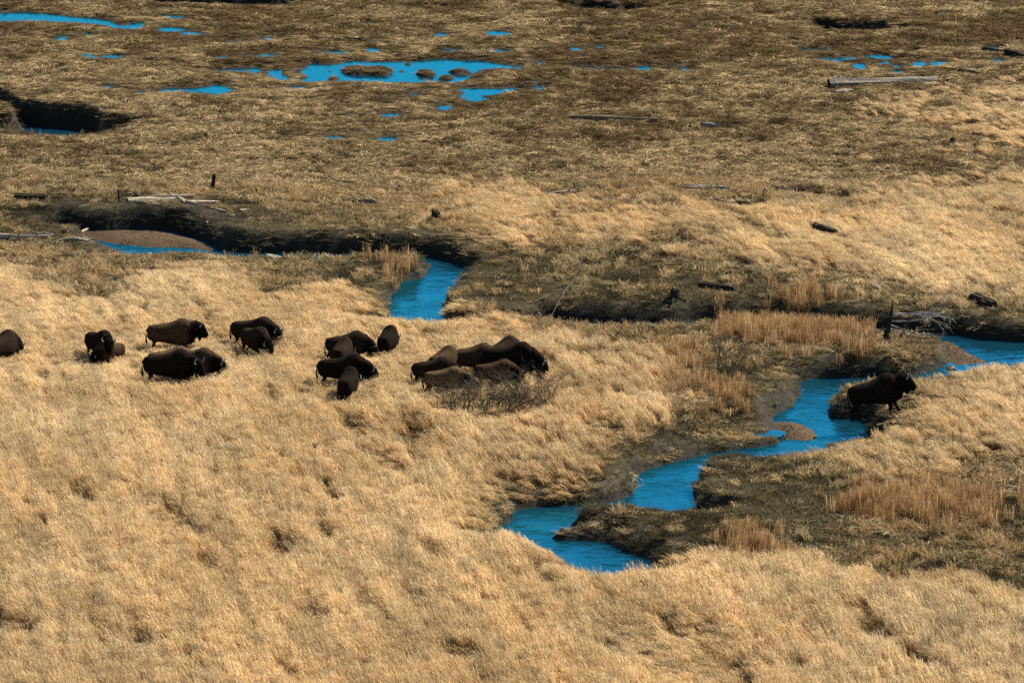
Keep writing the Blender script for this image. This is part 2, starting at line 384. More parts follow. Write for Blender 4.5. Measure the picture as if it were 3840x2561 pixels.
# gravel bars: low domes of stones in the channel
M_GRAVEL = simple_mat("gravel_sand", (.030, .019, .010), (.105, .066, .036), 9.0, .9, .8)
M_PEBBLE = simple_mat("pebble_stone", (.03, .02, .012), (.13, .085, .05), 9, .8)
BAR_G = []
for b in BARS:
    g = ground_poly(b, Z_STREAM+.06, 2); BAR_G.append(g)
    P = np.array(g); st = .22
    X = np.arange(P[:, 0].min()-1, P[:, 0].max()+1, st); Y = np.arange(P[:, 1].min()-1, P[:, 1].max()+1, st)
    gx, gy = np.meshgrid(X, Y); d = poly_sdf(g, gx, gy)[0] + (fbm(gx/1.2, gy/1.2, 77, 3)-.5)*.5
    z = Z_STREAM - .10 + .34*sst(.25, -1.6, d) + (fbm(gx/.8, gy/.8, 9, 3)-.5)*.06
    ok = d < .3; i = np.arange(gx.size).reshape(gx.shape)
    c = ok[:-1, :-1] & ok[1:, 1:] & ok[:-1, 1:] & ok[1:, :-1]
    q = np.stack([i[:-1, :-1][c], i[:-1, 1:][c], i[1:, 1:][c], i[1:, :-1][c]], -1)
    used, inv = np.unique(q, return_inverse=True)
    m = np_mesh("gravel_bar", np.stack([gx, gy, z], -1).reshape(-1, 3)[used], inv.reshape(-1, 4)); m.materials.append(M_GRAVEL)
    m.polygons.foreach_set("use_smooth", np.ones(len(m.polygons), bool))
    o = bpy.data.objects.new("gravel_bar", m); COL.objects.link(o); tag(o, kind='structure')

# ------------------------------------------------------------------ vegetation zones (photo positions, softened, then read on the ground)
U0, V0, DU = -400, -200, 5
ru = np.arange(U0, 2800, DU); rv = np.arange(V0, 1900, DU)
RU, RV = np.meshgrid(ru, rv)
def blur(a, n):
    for _ in range(3):
        for ax in (0, 1):
            k = np.cumsum(np.pad(a, [(n+1, n) if i == ax else (0, 0) for i in (0, 1)], mode='edge'), axis=ax)
            a = (np.take(k, range(2*n+1, k.shape[ax]), axis=ax) - np.take(k, range(0, k.shape[ax]-2*n-1), axis=ax))/(2*n+1)
    return a
def zone(parts, n=3):
    a = np.zeros(RU.shape)
    for w, p in parts:
        m = poly_in(p, RU, RV); a = np.where(m, w, a)
    return blur(a, n)
def zat(a, u, v):
    i = np.clip(((v-V0)/DU), 0, a.shape[0]-1.001); j = np.clip(((u-U0)/DU), 0, a.shape[1]-1.001)
    i0 = i.astype(int); j0 = j.astype(int); fi = i-i0; fj = j-j0
    return (a[i0, j0]*(1-fj)+a[i0, j0+1]*fj)*(1-fi)+(a[i0+1, j0]*(1-fj)+a[i0+1, j0+1]*fj)*fi

TALL = zone([
    (.40, [(-400,560),(60,590),(150,640),(330,640),(480,610),(640,640),(760,660),(880,710),(1000,700),(1120,725),(1250,745),(1420,760),(1560,750),(1620,790),(1560,900),(1450,1000),(1400,1090),(1300,1160),(1180,1240),(-400,1700)]),
    (1.0, [(-400,620),(0,620),(130,690),(220,720),(330,690),(480,640),(640,680),(780,690),(880,720),(1000,715),(1120,740),(1220,770),(1270,840),(1180,930),(960,960),(840,960),(830,1030),(900,1080),(1000,1110),(1100,1180),(1180,1250),(1330,1300),(1500,1300),(1650,1290),(1760,1325),(1900,1345),(2000,1340),(2160,1345),(2250,1370),(2340,1385),(2800,1400),(2800,1900),(-400,1900)]),
    (.60, [(960,960),(1180,930),(1300,900),(1480,930),(1500,990),(1420,1020),(1250,1010),(1100,1000)]),
    (.0, [(70,640),(250,640),(330,690),(240,720),(140,700)]),
    (.52, [(640,440),(760,430),(900,450),(1000,440),(1200,430),(1300,480),(1500,470),(1700,490),(1900,470),(2100,430),(2351,415),(2800,400),(2800,680),(2351,690),(2200,695),(2050,670),(1900,660),(1850,650),(1750,630),(1700,600),(1550,580),(1400,560),(1250,555),(1150,560),(1060,540),(1000,500),(900,490),(820,465),(700,470)]),
    (.74, [(1080,440),(1200,440),(1300,490),(1500,480),(1700,505),(1900,490),(2100,450),(2351,440),(2800,430),(2800,670),(2351,680),(2200,685),(2100,640),(1900,600),(1700,570),(1500,540),(1250,530),(1120,540),(1040,490)]),
    (.45, [(1300,530),(1700,560),(1900,600),(1850,650),(1700,590),(1550,575),(1400,560)]),
    (.46, [(1880,240),(2000,205),(2200,190),(2351,170),(2800,150),(2800,360),(2351,370),(2250,370),(2150,330),(2050,290),(1950,270)]),
    (.54, [(1900,1010),(2000,985),(2110,900),(2200,860),(2351,840),(2800,820),(2800,1090),(2351,1080),(2300,1060),(2200,1110),(2000,1130),(1930,1100)]),
    (0, [(1960,990),(1970,930),(2060,925),(2130,930),(2100,970),(2000,985)]),
], 6)
HEIGHT = zone([(.95, [(-500,-300),(2900,-300),(2900,2000),(-500,2000)]), (.62, [(-400,560),(1300,560),(1300,905),(-400,905)]), (.62, [(640,400),(2800,400),(2800,700),(640,700)]), (.5, [(1800,100),(2800,100),(2800,380),(1800,380)]),
               (.7, [(1850,830),(2800,800),(2800,1150),(1850,1150)])], 8)
REED = zone([
    (1.0, [(1640,720),(1690,700),(1800,690),(1900,698),(1960,730),(1995,760),(1990,805),(1900,808),(1760,800),(1690,790),(1650,760)]),
    (.7, [(1520,800),(1620,790),(1700,870),(1720,920),(1650,950),(1560,900)]),
    (.9, [(1895,1130),(2050,1125),(2200,1130),(2320,1150),(2330,1205),(2150,1200),(1990,1205),(1910,1180)]),
    (.8, [(1660,1245),(1760,1240),(1830,1260),(1820,1300),(1680,1295)]),
    (.7, [(850,585),(980,600),(975,625),(900,630)]),
], 2)
OLIVE = zone([
    (.8, [(1040,560),(1250,565),(1500,590),(1700,620),(1850,660),(2000,680),(2351,700),(2800,710),(2800,800),(2000,760),(1620,760),(1250,740),(1060,720),(1040,640)]),
    (1.0, [(1240,1210),(1330,1150),(1500,1180),(1600,1050),(1760,1040),(1880,1030),(1920,1110),(2000,1200),(2351,1210),(2800,1200),(2800,1370),(2351,1370),(2160,1340),(1900,1330),(1700,1280),(1500,1290),(1380,1250)]),
    (.75, [(1650,790),(1980,810),(2130,850),(2000,880),(1850,870),(1830,920),(1780,960),(1700,990),(1640,1000),(1500,1060),(1420,1000),(1500,940),(1600,940)]),
    (.9, [(1100,1150),(1440,1140),(1450,1090),(1560,1000),(1480,1000),(1350,1060),(1060,1080)]),
    (.9, [(-400,460),(200,460),(640,470),(1000,520),(1070,560),(1000,610),(850,600),(640,590),(420,570),(200,560),(-400,520)]),
    (.55, [(60,560),(420,575),(640,600),(900,600),(900,700),(760,670),(640,640),(450,620),(330,640),(200,690),(130,640)]),
    (.9, [(1900,900),(1970,890),(2120,930),(2090,970),(1990,990),(1900,960)]),
    (.6, [(2300,1090),(2800,1060),(2800,1230),(2330,1220)]),
    (.5, [(1900,1180),(2330,1200),(2330,1320),(1900,1320)]),
], 4)

LIGHT = zone([(1.0, [(-400,310),(0,330),(300,320),(700,370),(1000,395),(1500,420),(1900,410),(2100,400),(2100,470),(600,470),(200,450),(-400,450)]), (.9, [(170,96),(270,86),(350,96),(380,112),(300,124),(190,118)]), (.5, [(700,290),(1000,300),(1250,330),(1250,370),(800,360)]), (.6, [(2000,225),(2351,200),(2351,240),(1900,260)])], 6)
MUD = zone([(1.0, [(120,480),(250,474),(285,464),(420,460),(520,466),(580,478),(660,490),(640,512),(520,520),(430,530),(230,528),(150,512)]), (.6, [(2040,730),(2120,715),(2400,730),(2400,765),(2180,765),(2040,745)])], 3)
a_ = bpy.data.meshes["ground"].attributes["wet"]; gu, gv = to_uv(GX, GY, 0.0)
m_ = np.maximum(WET, zat(MUD, np.clip(gu, -390, 2780), np.clip(gv, -190, 1880))*(GY > 140)*(GY < 360)); a_.data.foreach_set("value", m_.astype(np.float32).ravel())
# ------------------------------------------------------------------ tufts (shapes that the grass is made of)
TUFTS = bpy.data.collections.new("tuft_shapes")
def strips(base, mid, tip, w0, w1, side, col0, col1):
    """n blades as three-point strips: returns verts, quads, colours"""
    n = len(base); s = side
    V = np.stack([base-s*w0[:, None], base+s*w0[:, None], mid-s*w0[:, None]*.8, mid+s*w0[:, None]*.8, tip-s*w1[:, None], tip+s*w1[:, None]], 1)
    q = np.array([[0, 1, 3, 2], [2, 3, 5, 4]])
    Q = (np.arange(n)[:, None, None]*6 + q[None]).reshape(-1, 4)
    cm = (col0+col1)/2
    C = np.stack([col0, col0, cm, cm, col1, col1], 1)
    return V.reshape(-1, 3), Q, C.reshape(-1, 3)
def tuft(name, parts):
    V = []; Q = []; C = []; o = 0
    for v, q, c in parts:
        V.append(v); Q.append(q+o); C.append(c); o += len(v)
    V = np.concatenate(V); Q = np.concatenate(Q); C = np.concatenate(C)
    m = np_mesh(name, V, Q)
    a = m.attributes.new("bcol", 'FLOAT_COLOR', 'POINT')
    a.data.foreach_set("color", np.concatenate([C, np.ones((len(C), 1))], 1).astype(np.float32).ravel())
    m.materials.append(M_GRASS)
    ob = bpy.data.objects.new(name, m); return ob
def rand_side(n):
    a = rng.uniform(0, math.pi, n); return np.stack([np.cos(a), np.sin(a), np.zeros(n)], -1)
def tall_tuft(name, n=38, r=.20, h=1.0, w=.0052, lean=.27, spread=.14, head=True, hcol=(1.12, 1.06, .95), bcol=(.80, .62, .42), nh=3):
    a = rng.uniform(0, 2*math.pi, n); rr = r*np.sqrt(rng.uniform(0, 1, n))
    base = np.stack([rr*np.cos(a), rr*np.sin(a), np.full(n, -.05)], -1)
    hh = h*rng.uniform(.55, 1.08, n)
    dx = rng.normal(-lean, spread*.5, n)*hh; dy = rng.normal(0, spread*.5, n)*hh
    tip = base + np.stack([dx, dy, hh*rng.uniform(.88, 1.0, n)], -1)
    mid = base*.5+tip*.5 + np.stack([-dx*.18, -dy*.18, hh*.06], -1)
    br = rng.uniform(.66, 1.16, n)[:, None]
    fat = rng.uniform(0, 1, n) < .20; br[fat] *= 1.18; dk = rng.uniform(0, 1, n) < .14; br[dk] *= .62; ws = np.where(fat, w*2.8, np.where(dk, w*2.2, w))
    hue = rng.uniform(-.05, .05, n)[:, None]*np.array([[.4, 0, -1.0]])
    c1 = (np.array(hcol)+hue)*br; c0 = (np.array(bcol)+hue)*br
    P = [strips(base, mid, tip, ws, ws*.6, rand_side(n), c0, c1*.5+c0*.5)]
    if head:
        for k in range(nh):
            t = rng.uniform(.72, 1.0, n)[:, None]
            b = mid + (tip-mid)*((t-.5)*2)
            dr = (np.stack([rng.normal(-.03, .025, n), rng.normal(0, .025, n), rng.normal(.0, .03, n)], -1)+(tip-mid)*.14)*(.9+.3*h)
            cc = c1*rng.uniform(.85, 1.15, (n, 1))
            P.append(strips(b, b+dr*.5, b+dr, np.full(n, w*1.15), np.full(n, w*.4), rand_side(n), cc, cc))
    # low leaves at the foot
    n2 = n//2; a = rng.uniform(0, 2*math.pi, n2); rr = r*np.sqrt(rng.uniform(0, 1, n2))
    base = np.stack([rr*np.cos(a), rr*np.sin(a), np.full(n2, -.05)], -1)
    L = h*rng.uniform(.3, .6, n2); a2 = rng.uniform(0, 2*math.pi, n2)
    out = np.stack([np.cos(a2), np.sin(a2), np.zeros(n2)], -1)
    mid = base + out*L[:, None]*.25 + np.array([0, 0, 1.0])*L[:, None]*.75
    tip = base + out*L[:, None]*.75 + np.array([0, 0, 1.0])*L[:, None]*.75
    cc = np.array(bcol)*rng.uniform(.7, 1.2, (n2, 1))
    P.append(strips(base, mid, tip, np.full(n2, w*1.2), np.full(n2, w*.4), rand_side(n2), cc, cc))
    return tuft(name, P)
def mat_tuft(name, n=34, r=.28, L0=.25, L1=.65, rise=.115, w=.016, dark=.30):
    a = rng.uniform(0, 2*math.pi, n); rr = r*np.sqrt(rng.uniform(0, 1, n))
    base = np.stack([rr*np.cos(a), rr*np.sin(a), rng.uniform(-.02, .06, n)], -1)
    L = rng.uniform(L0, L1, n); main = rng.normal(0, .45) + math.pi*rng.integers(0, 2)
    a2 = np.where(rng.uniform(0, 1, n) < .75, main + rng.normal(0, .45, n), rng.uniform(0, 2*math.pi, n))
    out = np.stack([np.cos(a2), np.sin(a2), np.zeros(n)], -1)
    z = rise*rng.uniform(.3, 1.4, n)
    mid = base + out*L[:, None]*.45; mid[:, 2] += z
    tip = base + out*L[:, None]; tip[:, 2] += z*rng.uniform(-.2, .9, n)
    br = np.where(rng.uniform(0, 1, n) < dark, rng.uniform(.28, .55, n), rng.uniform(.75, 1.3, n))[:, None]
    hue = rng.uniform(-.10, .06, n)[:, None]*np.array([[.2, 0, -1.0]])
    c = (np.array([1, 1, 1])+hue)*br
    side = np.stack([-out[:, 1], out[:, 0], np.zeros(n)], -1)*.8 + rand_side(n)*.3; side[:, 2] = rng.normal(0, .5, n)
    side /= np.linalg.norm(side, axis=1)[:, None]
    return tuft(name, [strips(base, mid, tip, np.full(n, w), np.full(n, w*.45), side, c*.85, c)])
def short_tuft(name, n=56, r=.28, h=.17, w=.007):
    a = rng.uniform(0, 2*math.pi, n); rr = r*np.sqrt(rng.uniform(0, 1, n))
    base = np.stack([rr*np.cos(a), rr*np.sin(a), np.full(n, -.02)], -1)
    L = h*rng.uniform(.5, 1.3, n); a2 = rng.uniform(0, 2*math.pi, n)
    out = np.stack([np.cos(a2), np.sin(a2), np.zeros(n)], -1); k = rng.uniform(.2, 1.1, n)[:, None]
    up = np.array([0, 0, 1.0])
    mid = base + out*L[:, None]*k*.4 + up*L[:, None]*.62; tip = base + out*L[:, None]*k*1.1 + up*L[:, None]*rng.uniform(.5, 1.0, n)[:, None]
    pale = rng.uniform(0, 1, n) < .16
    c = np.where(pale[:, None], np.array([2.6, 2.2, 1.7]), np.array([1, 1, 1.0]))*rng.uniform(.6, 1.4, (n, 1))
    return tuft(name, [strips(base, mid, tip, np.full(n, w), np.full(n, w*.4), rand_side(n), c*.8, c)])

def family(name, obs):
    c = bpy.data.collections.new(name)
    for o in obs: c.objects.link(o)
    return c
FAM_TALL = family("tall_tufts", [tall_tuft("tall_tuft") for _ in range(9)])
FAM_STRAW = family("straw_tufts", [tall_tuft("straw_tuft", n=34, r=.24, h=.6, w=.0065, lean=.32, spread=.75, hcol=(1.15, 1.1, 1.0), bcol=(.85, .75, .58), nh=2) for _ in range(6)])
FAM_MAT = family("mat_tufts", [mat_tuft("mat_tuft") for _ in range(9)])
FAM_SHORT = family("short_tufts", [short_tuft("short_tuft") for _ in range(6)])
FAM_REED = family("reed_tufts", [tall_tuft("reed_tuft", n=40, r=.28, h=.95, w=.006, lean=.06, spread=.16, hcol=(1.0, .82, .62), bcol=(.7, .5, .36), nh=1) for _ in range(4)])

def grass_field(name, fam, P, rot, scl, colr, label):
    me = bpy.data.meshes.new(name); n = len(P)
    me.vertices.add(n); me.vertices.foreach_set("co", P.astype(np.float32).ravel())
    a = me.attributes.new("tcol", 'FLOAT_COLOR', 'POINT'); a.data.foreach_set("color", np.concatenate([colr, np.ones((n, 1))], 1).astype(np.float32).ravel())
    a = me.attributes.new("rot", 'FLOAT_VECTOR', 'POINT'); a.data.foreach_set("vector", rot.astype(np.float32).ravel())
    a = me.attributes.new("scl", 'FLOAT_VECTOR', 'POINT'); a.data.foreach_set("vector", scl.astype(np.float32).ravel())
    a = me.attributes.new("pick", 'INT', 'POINT'); a.data.foreach_set("value", rng.integers(0, 1000, n).astype(np.int32))
    o = bpy.data.objects.new(name, me); COL.objects.link(o); tag(o, kind='stuff')
    if label: o['label'] = label
    g = bpy.data.node_groups.new(name, 'GeometryNodeTree')
    g.interface.new_socket("Geometry", in_out='INPUT', socket_type='NodeSocketGeometry'); g.interface.new_socket("Geometry", in_out='OUTPUT', socket_type='NodeSocketGeometry')
    ns, ln = g.nodes, g.links
    gi = ns.new("NodeGroupInput"); go = ns.new("NodeGroupOutput")
    ci = ns.new("GeometryNodeCollectionInfo"); ci.inputs[0].default_value = fam; ci.inputs[1].default_value = True; ci.inputs[2].default_value = True
    ip = ns.new("GeometryNodeInstanceOnPoints"); ip.inputs['Pick Instance'].default_value = True
    def attr(nm, dt):
        x = ns.new("GeometryNodeInputNamedAttribute"); x.data_type = dt; x.inputs[0].default_value = nm; return x.outputs[0]
    e2r = ns.new("FunctionNodeEulerToRotation")
    ln.new(attr("rot", 'FLOAT_VECTOR'), e2r.inputs[0]); ln.new(e2r.outputs[0], ip.inputs['Rotation'])
    ln.new(attr("scl", 'FLOAT_VECTOR'), ip.inputs['Scale']); ln.new(attr("pick", 'INT'), ip.inputs['Instance Index'])
    ln.new(gi.outputs[0], ip.inputs['Points']); ln.new(ci.outputs[0], ip.inputs['Instance'])
    ln.new(ip.outputs[0], go.inputs[0])
    md = o.modifiers.new("scatter", 'NODES'); md.node_group = g
    return o

# ------------------------------------------------------------------ the herd: where each animal stands
# u, v of the top of the hump, size, yaw (0 = heading right, 90 = away), head: 0 up .. 1 grazing, head yaw, tint, label
HERD = [
 (18, 757, .98, 62, .95, 0, 'dark', 'dark bison seen from behind at the left edge of the herd'),
 (238, 759, .96, -58, .25, -20, 'black', 'black bison with both horns showing behind a small brown one'),
 (238, 784, .74, 225, .9, 0, 'brown', 'small brown bison with lowered head in front of a black horned one'),
 (418, 731, 1.02, 2, .22, 0, 'brown', 'large brown bison standing side-on with raised head, uppermost in the herd'),
 (412, 794, .9, 8, .6, 0, 'tan', 'pale brown bison mostly hidden behind the black tailed bison'),
 (414, 803, 1.06, -6, .45, -25, 'black', 'big black bison with hanging tail standing in front of two brown ones'),
 (467, 798, .98, -8, .75, 0, 'brown', 'brown bison with black head low, just right of the black tailed one'),
 (603, 727, .96, -12, .7, -25, 'dark', 'dark bison with drooping head behind another that faces down the slope'),
 (597, 750, .96, -58, .8, 0, 'dark', 'dark bison coming forward through the grass with lowered shaggy head'),
 (818, 759, .9, 14, .9, 0, 'dark', 'dark grazing bison turned right behind one showing its rump'),
 (791, 774, .92, 78, .9, 0, 'dark', 'dark bison rump-on between a grazing bison and a larger black one'),
 (896, 748, .88, 76, .8, 0, 'black', 'lone black bison seen from behind, just below the stream pool'),
 (812, 812, 1.02, -5, .75, 0, 'black', 'large black bison with low head behind a smaller rump-on one'),
 (804, 844, .92, 80, .8, 0, 'black', 'smaller black bison standing rump-on, nearest in the middle group'),
 (1016, 818, .86, 8, .8, 0, 'dark', 'dark brown bison with rump out left beside the bare bush'),
 (1030, 793, .94, 60, .85, 0, 'brown', 'brown bison turned away behind two others near the bare bush'),
 (1042, 840, .84, 6, .85, 0, 'tan', 'light brown bison half hidden behind the left side of the bare bush'),
 (1110, 787, .96, 8, .8, 0, 'brown', 'brown bison with flat back left of the big black one by the bush'),
 (1198, 786, 1.12, -8, .92, 0, 'black', 'biggest black bison, head down grazing at the right of the bush'),
 (1170, 771, .96, 55, .85, 0, 'dark', 'dark bison of which only the hump shows over the biggest black one'),
 (1157, 824, .84, 6, .85, 0, 'brown', 'brown bison mostly screened by the middle of the bare bush'),
 (2047, 866, 1.08, 4, .18, 0, 'black', 'lone black bull walking up the bank beside the stream'),
]
HUMP = 1.74
herd_pos = []
for (u, v, s, yaw, hd, hy, tint, lab) in HERD:
    z = 0
    for _ in range(6):
        x, y = px(u, v, z + HUMP*s); 
        a = math.radians(yaw); cx = x - .45*s*math.cos(a); cy = y - .45*s*math.sin(a)
        z = float(hgt(cx, cy))
    herd_pos.append((float(cx), float(cy), z))

# ------------------------------------------------------------------ where the logs lie
M_PALE = simple_mat("bleached_wood", (.13, .098, .064), (.48, .40, .29), 4, .9, .8, (1, 6, 6))
M_GREY = simple_mat("grey_wood", (.05, .043, .034), (.27, .235, .185), 4, .9, .8, (1, 6, 6))
M_TAN = simple_mat("tan_wood", (.08, .056, .034), (.29, .215, .13), 4, .9, .8, (1, 6, 6))
M_DARK = simple_mat("dark_rotten_wood", (.012, .010, .008), (.045, .034, .022), 5, .9, .6, (1, 4, 4))
M_CUT = simple_mat("cut_wood", (.04, .026, .016), (.12, .08, .045), 9, .9, .4)
LOGS = [
 ((33,457),(166,466), .17,.09, M_DARK, 'dark rotten log on the bank left of the pale driftwood heap', {'lift': .9}),
 ((293,470),(402,462), .17,.11, M_PALE, 'thick bleached log with a dark end, lowest of the heap on the dark bank', {'hollow': True, 'lift': .9}),
 ((345,466),(449,459), .10,.07, M_PALE, 'bleached pole lying across the back of the heap on the dark bank', {'lift': 3.0}),
 ((420,470),(502,467), .09,.05, M_PALE, 'thin bleached pole sticking out right from the heap on the dark bank', {'lift': 1.5}),
 ((308,477),(374,474), .09,.06, M_TAN, 'tan pole just below the thick bleached log with a dark end', {}),
 ((390,488),(444,479), .16,.13, M_PALE, 'short thick bleached log right of the heap and tilted', {'lift': 1.0}),
 ((418,505),(518,489), .10,.06, M_PALE, 'long bleached pole slanting down the dark bank', {'lift': 1.2}),
 ((472,501),(538,496), .08,.05, M_TAN, 'tan stick just under the long slanting bleached pole', {'lift': 1.0}),
 ((549,487),(572,484), .10,.08, M_PALE, 'small pale chunk of wood at the right end of the dark bank', {}),
 ((-60,549),(123,546), .13,.10, M_PALE, 'bright white driftwood trunk at the left edge above the tall grass', {'lift': 1.0, 'stubs': 1}),
 ((2,558),(66,556), .11,.07, M_DARK, 'dark twisted log tucked under the bright white driftwood trunk', {'stubs': 2}),
 ((136,556),(202,552), .10,.07, M_PALE, 'curved white log beside the brown gravel bar', {'sag': .12}),
 ((187,528),(203,528), .06,.05, M_PALE, 'short white stick above the left tip of the brown gravel bar', {'lift': 1.5}),
 ((290,485),(338,499), .13,.08, M_DARK, 'dark plank-like log sliding down the bank below the heap', {'lift': 1.0}),
 ((533,468),(660,470), .10,.08, M_DARK, 'long dark log in the grass right of the driftwood heap', {}),
 ((680,470),(785,471), .10,.07, M_DARK, 'second dark log in line further right, under tall stems', {}),
 ((836,467),(866,471), .20,.17, M_GREY, 'short thick grey log in pale grass above the stream bend', {}),
 ((845,491),(908,488), .09,.06, M_GREY, 'thin grey pole on the grass above the stream bend', {}),
 ((1258,452),(1320,441), .15,.10, M_GREY, 'grey log with a root stub pointing up in pale grass', {'stubs': 2}),
 ((1380,463),(1425,457), .10,.08, M_GREY, 'grey pole right of the log with the root stub', {'lift': .9}),
 ((1424,437),(1452,437), .12,.09, M_DARK, 'dark short log above the grey pole in pale grass', {}),
 ((1197,561),(1228,561), .08,.06, M_GREY, 'thin grey stick in the trampled path above the short turf', {}),
 ((1902,203),(2150,189), .38,.22, M_GREY, 'massive weathered grey trunk with a dark hollow end', {'hollow': True, 'lift': .55, 'stubs': 1}),
 ((1917,219),(1958,214), .20,.17, M_PALE, 'pale broken chunk of wood in front of the hollow end of the massive trunk', {}),
 ((1608,292),(1662,296), .15,.12, M_GREY, 'short pale grey log alone on the brown turf', {'lift': .9}),
 ((1727,287),(1820,291), .10,.08, M_DARK, 'dark thin log right of the short pale grey one', {}),
 ((1830,293),(1896,294), .09,.07, M_DARK, 'dark thin log, right-hand continuation of another, below the massive trunk', {}),
 ((2256,118),(2312,123), .16,.12, M_DARK, 'dark log near the right edge above the puddles', {}),
 ((2312,124),(2352,134), .26,.20, M_DARK, 'thick black log cut by the right edge at the back', {}),
 ((2200,167),(2256,176), .20,.14, M_DARK, 'dark log on the turf right of and above the massive grey trunk', {}),
 ((1588,221),(1613,218), .12,.10, M_TAN, 'small tan chunk of wood on the turf left of the massive trunk', {}),
 ((1753,239),(1776,239), .09,.08, M_PALE, 'tiny pale stick on the turf below the massive trunk', {}),
 ((2077,322),(2136,323), .12,.09, M_DARK, 'dark log half sunk at the foot of the tall grass upper right', {}),
 ((1307,274),(1513,280), .12,.11, M_TAN, 'long smooth tan pole lying alone on the brown turf', {'lift': 1.0}),
 ((1389,265),(1432,268), .12,.10, M_GREY, 'short blue-grey board just above the long tan pole', {}),
 ((782,93),(850,97), .18,.14, M_DARK, 'dark log beyond the ponds, left piece of a broken trunk', {}),
 ((846,98),(925,102), .15,.10, M_GREY, 'grey-topped log beyond the ponds, right piece of a broken trunk', {}),
 ((1566,437),(1680,437), .14,.11, M_GREY, 'long blue-grey log across the top of the pale grass', {'lift': 1.0}),
 ((1776,434),(1816,440), .15,.12, M_GREY, 'short blue-grey log right of the long one at the top of the pale grass', {}),
 ((1828,440),(1850,444), .24,.17, M_DARK, 'dark rotten stump end lying right of the short blue-grey log', {}),
 ((1866,447),(1884,452), .14,.10, M_DARK, 'small dark chunk right of the dark rotten stump end', {}),
 ((1616,463),(1690,470), .15,.12, M_TAN, 'tan log in pale grass behind the bare shrubs', {}),
 ((1690,470),(1745,476), .18,.10, M_DARK, 'dark log touching the right end of the tan log in pale grass', {}),
 ((2140,433),(2170,431), .14,.10, M_DARK, 'dark chunk of wood by itself at the upper right of the pale grass', {}),
 ((1872,529),(1918,543), .24,.22, M_DARK, 'dark brown log sunk among the tall pale stems', {'lift': .7}),
 ((1606,664),(1686,670), .26,.18, M_DARK, 'dark half-buried log on the short turf above the rusty reeds', {}),
 ((2236,694),(2282,710), .27,.24, M_DARK, 'dark rounded log on the bank right of the fallen dead tree', {'lift': .7}),
 ((2310,1125),(2375,1130), .13,.10, M_TAN, 'tan log end at the right edge by the rusty reeds', {}),
 ((1013,393),(1026,393), .13,.12, M_DARK, 'small dark chunk on the brown turf right of the puddles', {}),
 ((920,385),(950,388), .08,.06, M_DARK, 'thin dark stick on the brown turf below the small puddles', {}),
 ((1860,270),(1880,330), .06,.04, M_DARK, 'thin dark stick pointing away on the turf at upper right', {}),
]
# ------------------------------------------------------------------ scatter the grass
LOGSEG = [(on_ground(*a), on_ground(*b), max(r0, r1)) for a, b, r0, r1, *_ in LOGS]
BUSH_AT = on_ground(1125, 946)
def clearing(x, y):
    """how tall grass stands beside logs and the bush: 0 none, 1 full"""
    f = np.ones(x.shape)
    for A, B, r in LOGSEG:
        i = np.where((x > min(A.x, B.x)-.3) & (x < max(A.x, B.x)+.3) & (y > min(A.y, B.y)-2.6) & (y < max(A.y, B.y)+.6))[0]
        if not len(i): continue
        ex, ey = B.x-A.x, B.y-A.y; t = np.clip(((x[i]-A.x)*ex+(y[i]-A.y)*ey)/(ex*ex+ey*ey), 0, 1)
        dx = x[i]-A.x-t*ex; dy = y[i]-A.y-t*ey; d = np.hypot(dx, dy)
        g = np.where(d < r*.8, 0.0, np.where((dy < 0), .45+.55*sst(.2, 2.4, -dy), 1.0))
        f[i] = np.minimum(f[i], g)
    d = np.hypot((x-BUSH_AT.x-.1)/3.2, (y-BUSH_AT.y+.6)/2.9); f = np.minimum(f, .26+.74*sst(.7, 1.15, d))
    return f
def candidates(dens):
    y0, y1 = 148, 347; hw = 1175.5/F
    n = int(dens*( (y1**2-y0**2)*hw + 2*5*(y1-y0) ))
    y = np.sqrt(rng.uniform(y0**2, y1**2, n)) ; x = rng.uniform(-1, 1, n)*(y*hw*1.01+4.5)
    keep = lookup(DW, x, y) > .12
    for g in BAR_G:
        P = np.array(g); bb = (x > P[:, 0].min()) & (x < P[:, 0].max()) & (y > P[:, 1].min()) & (y < P[:, 1].max())
        i = np.where(bb & keep)[0]
        if len(i):
            d = poly_sdf(g, x[i], y[i])[0]; keep[i[d < .15]] = False
    x, y = x[keep], y[keep]
    f = clearing(x, y); x, y, f = x[f > 0], y[f > 0], f[f > 0]
    global CLR
    CLR = f*(.30-.14*sst(225, 245, y)+(.70+.14*sst(225, 245, y))*sst(.15, 2.8+2.0*sst(225, 245, y), lookup(DW, x, y)))
    return x, y, hgt(x, y)
def warp_uv(x, y, z):
    wx = (fbm(x/3.0, y/3.0, 101, 4)-.5)*4.5; wy = (fbm(x/3.0, y/4.0, 131, 4)-.5)*11.0
    return to_uv(x+wx, y+wy, 0.0)
def reed_at(x, y):
    wx = (fbm(x/1.5, y/1.5, 151, 4)-.5)*3.0; wy = (fbm(x/1.5, y/2, 161, 4)-.5)*4.0
    return zat(REED, *to_uv(x+wx, y+wy, 0.0))
def herd_mask(x, y):
    """1 where grass may stand, and how tall it may be beside the animals"""
    ok = np.ones(x.shape, bool); cap = np.full(x.shape, 9.0)
    for (cx, cy, cz), h in zip(herd_pos, HERD):
        a = math.radians(h[3]); s = h[2]
        dx = x-cx; dy = y-cy; lx = dx*math.cos(a)+dy*math.sin(a); ly = -dx*math.sin(a)+dy*math.cos(a)
        ok &= ~((np.abs(lx+.05) < 1.1*s) & (np.abs(ly) < .34*s))
        d = np.hypot(dx/1.7, (dy+.9)/2.4)
        cap = np.where(d < 1, np.minimum(cap, (.60 if abs(h[3]) < 45 else .68)*s), cap)
    return ok, cap
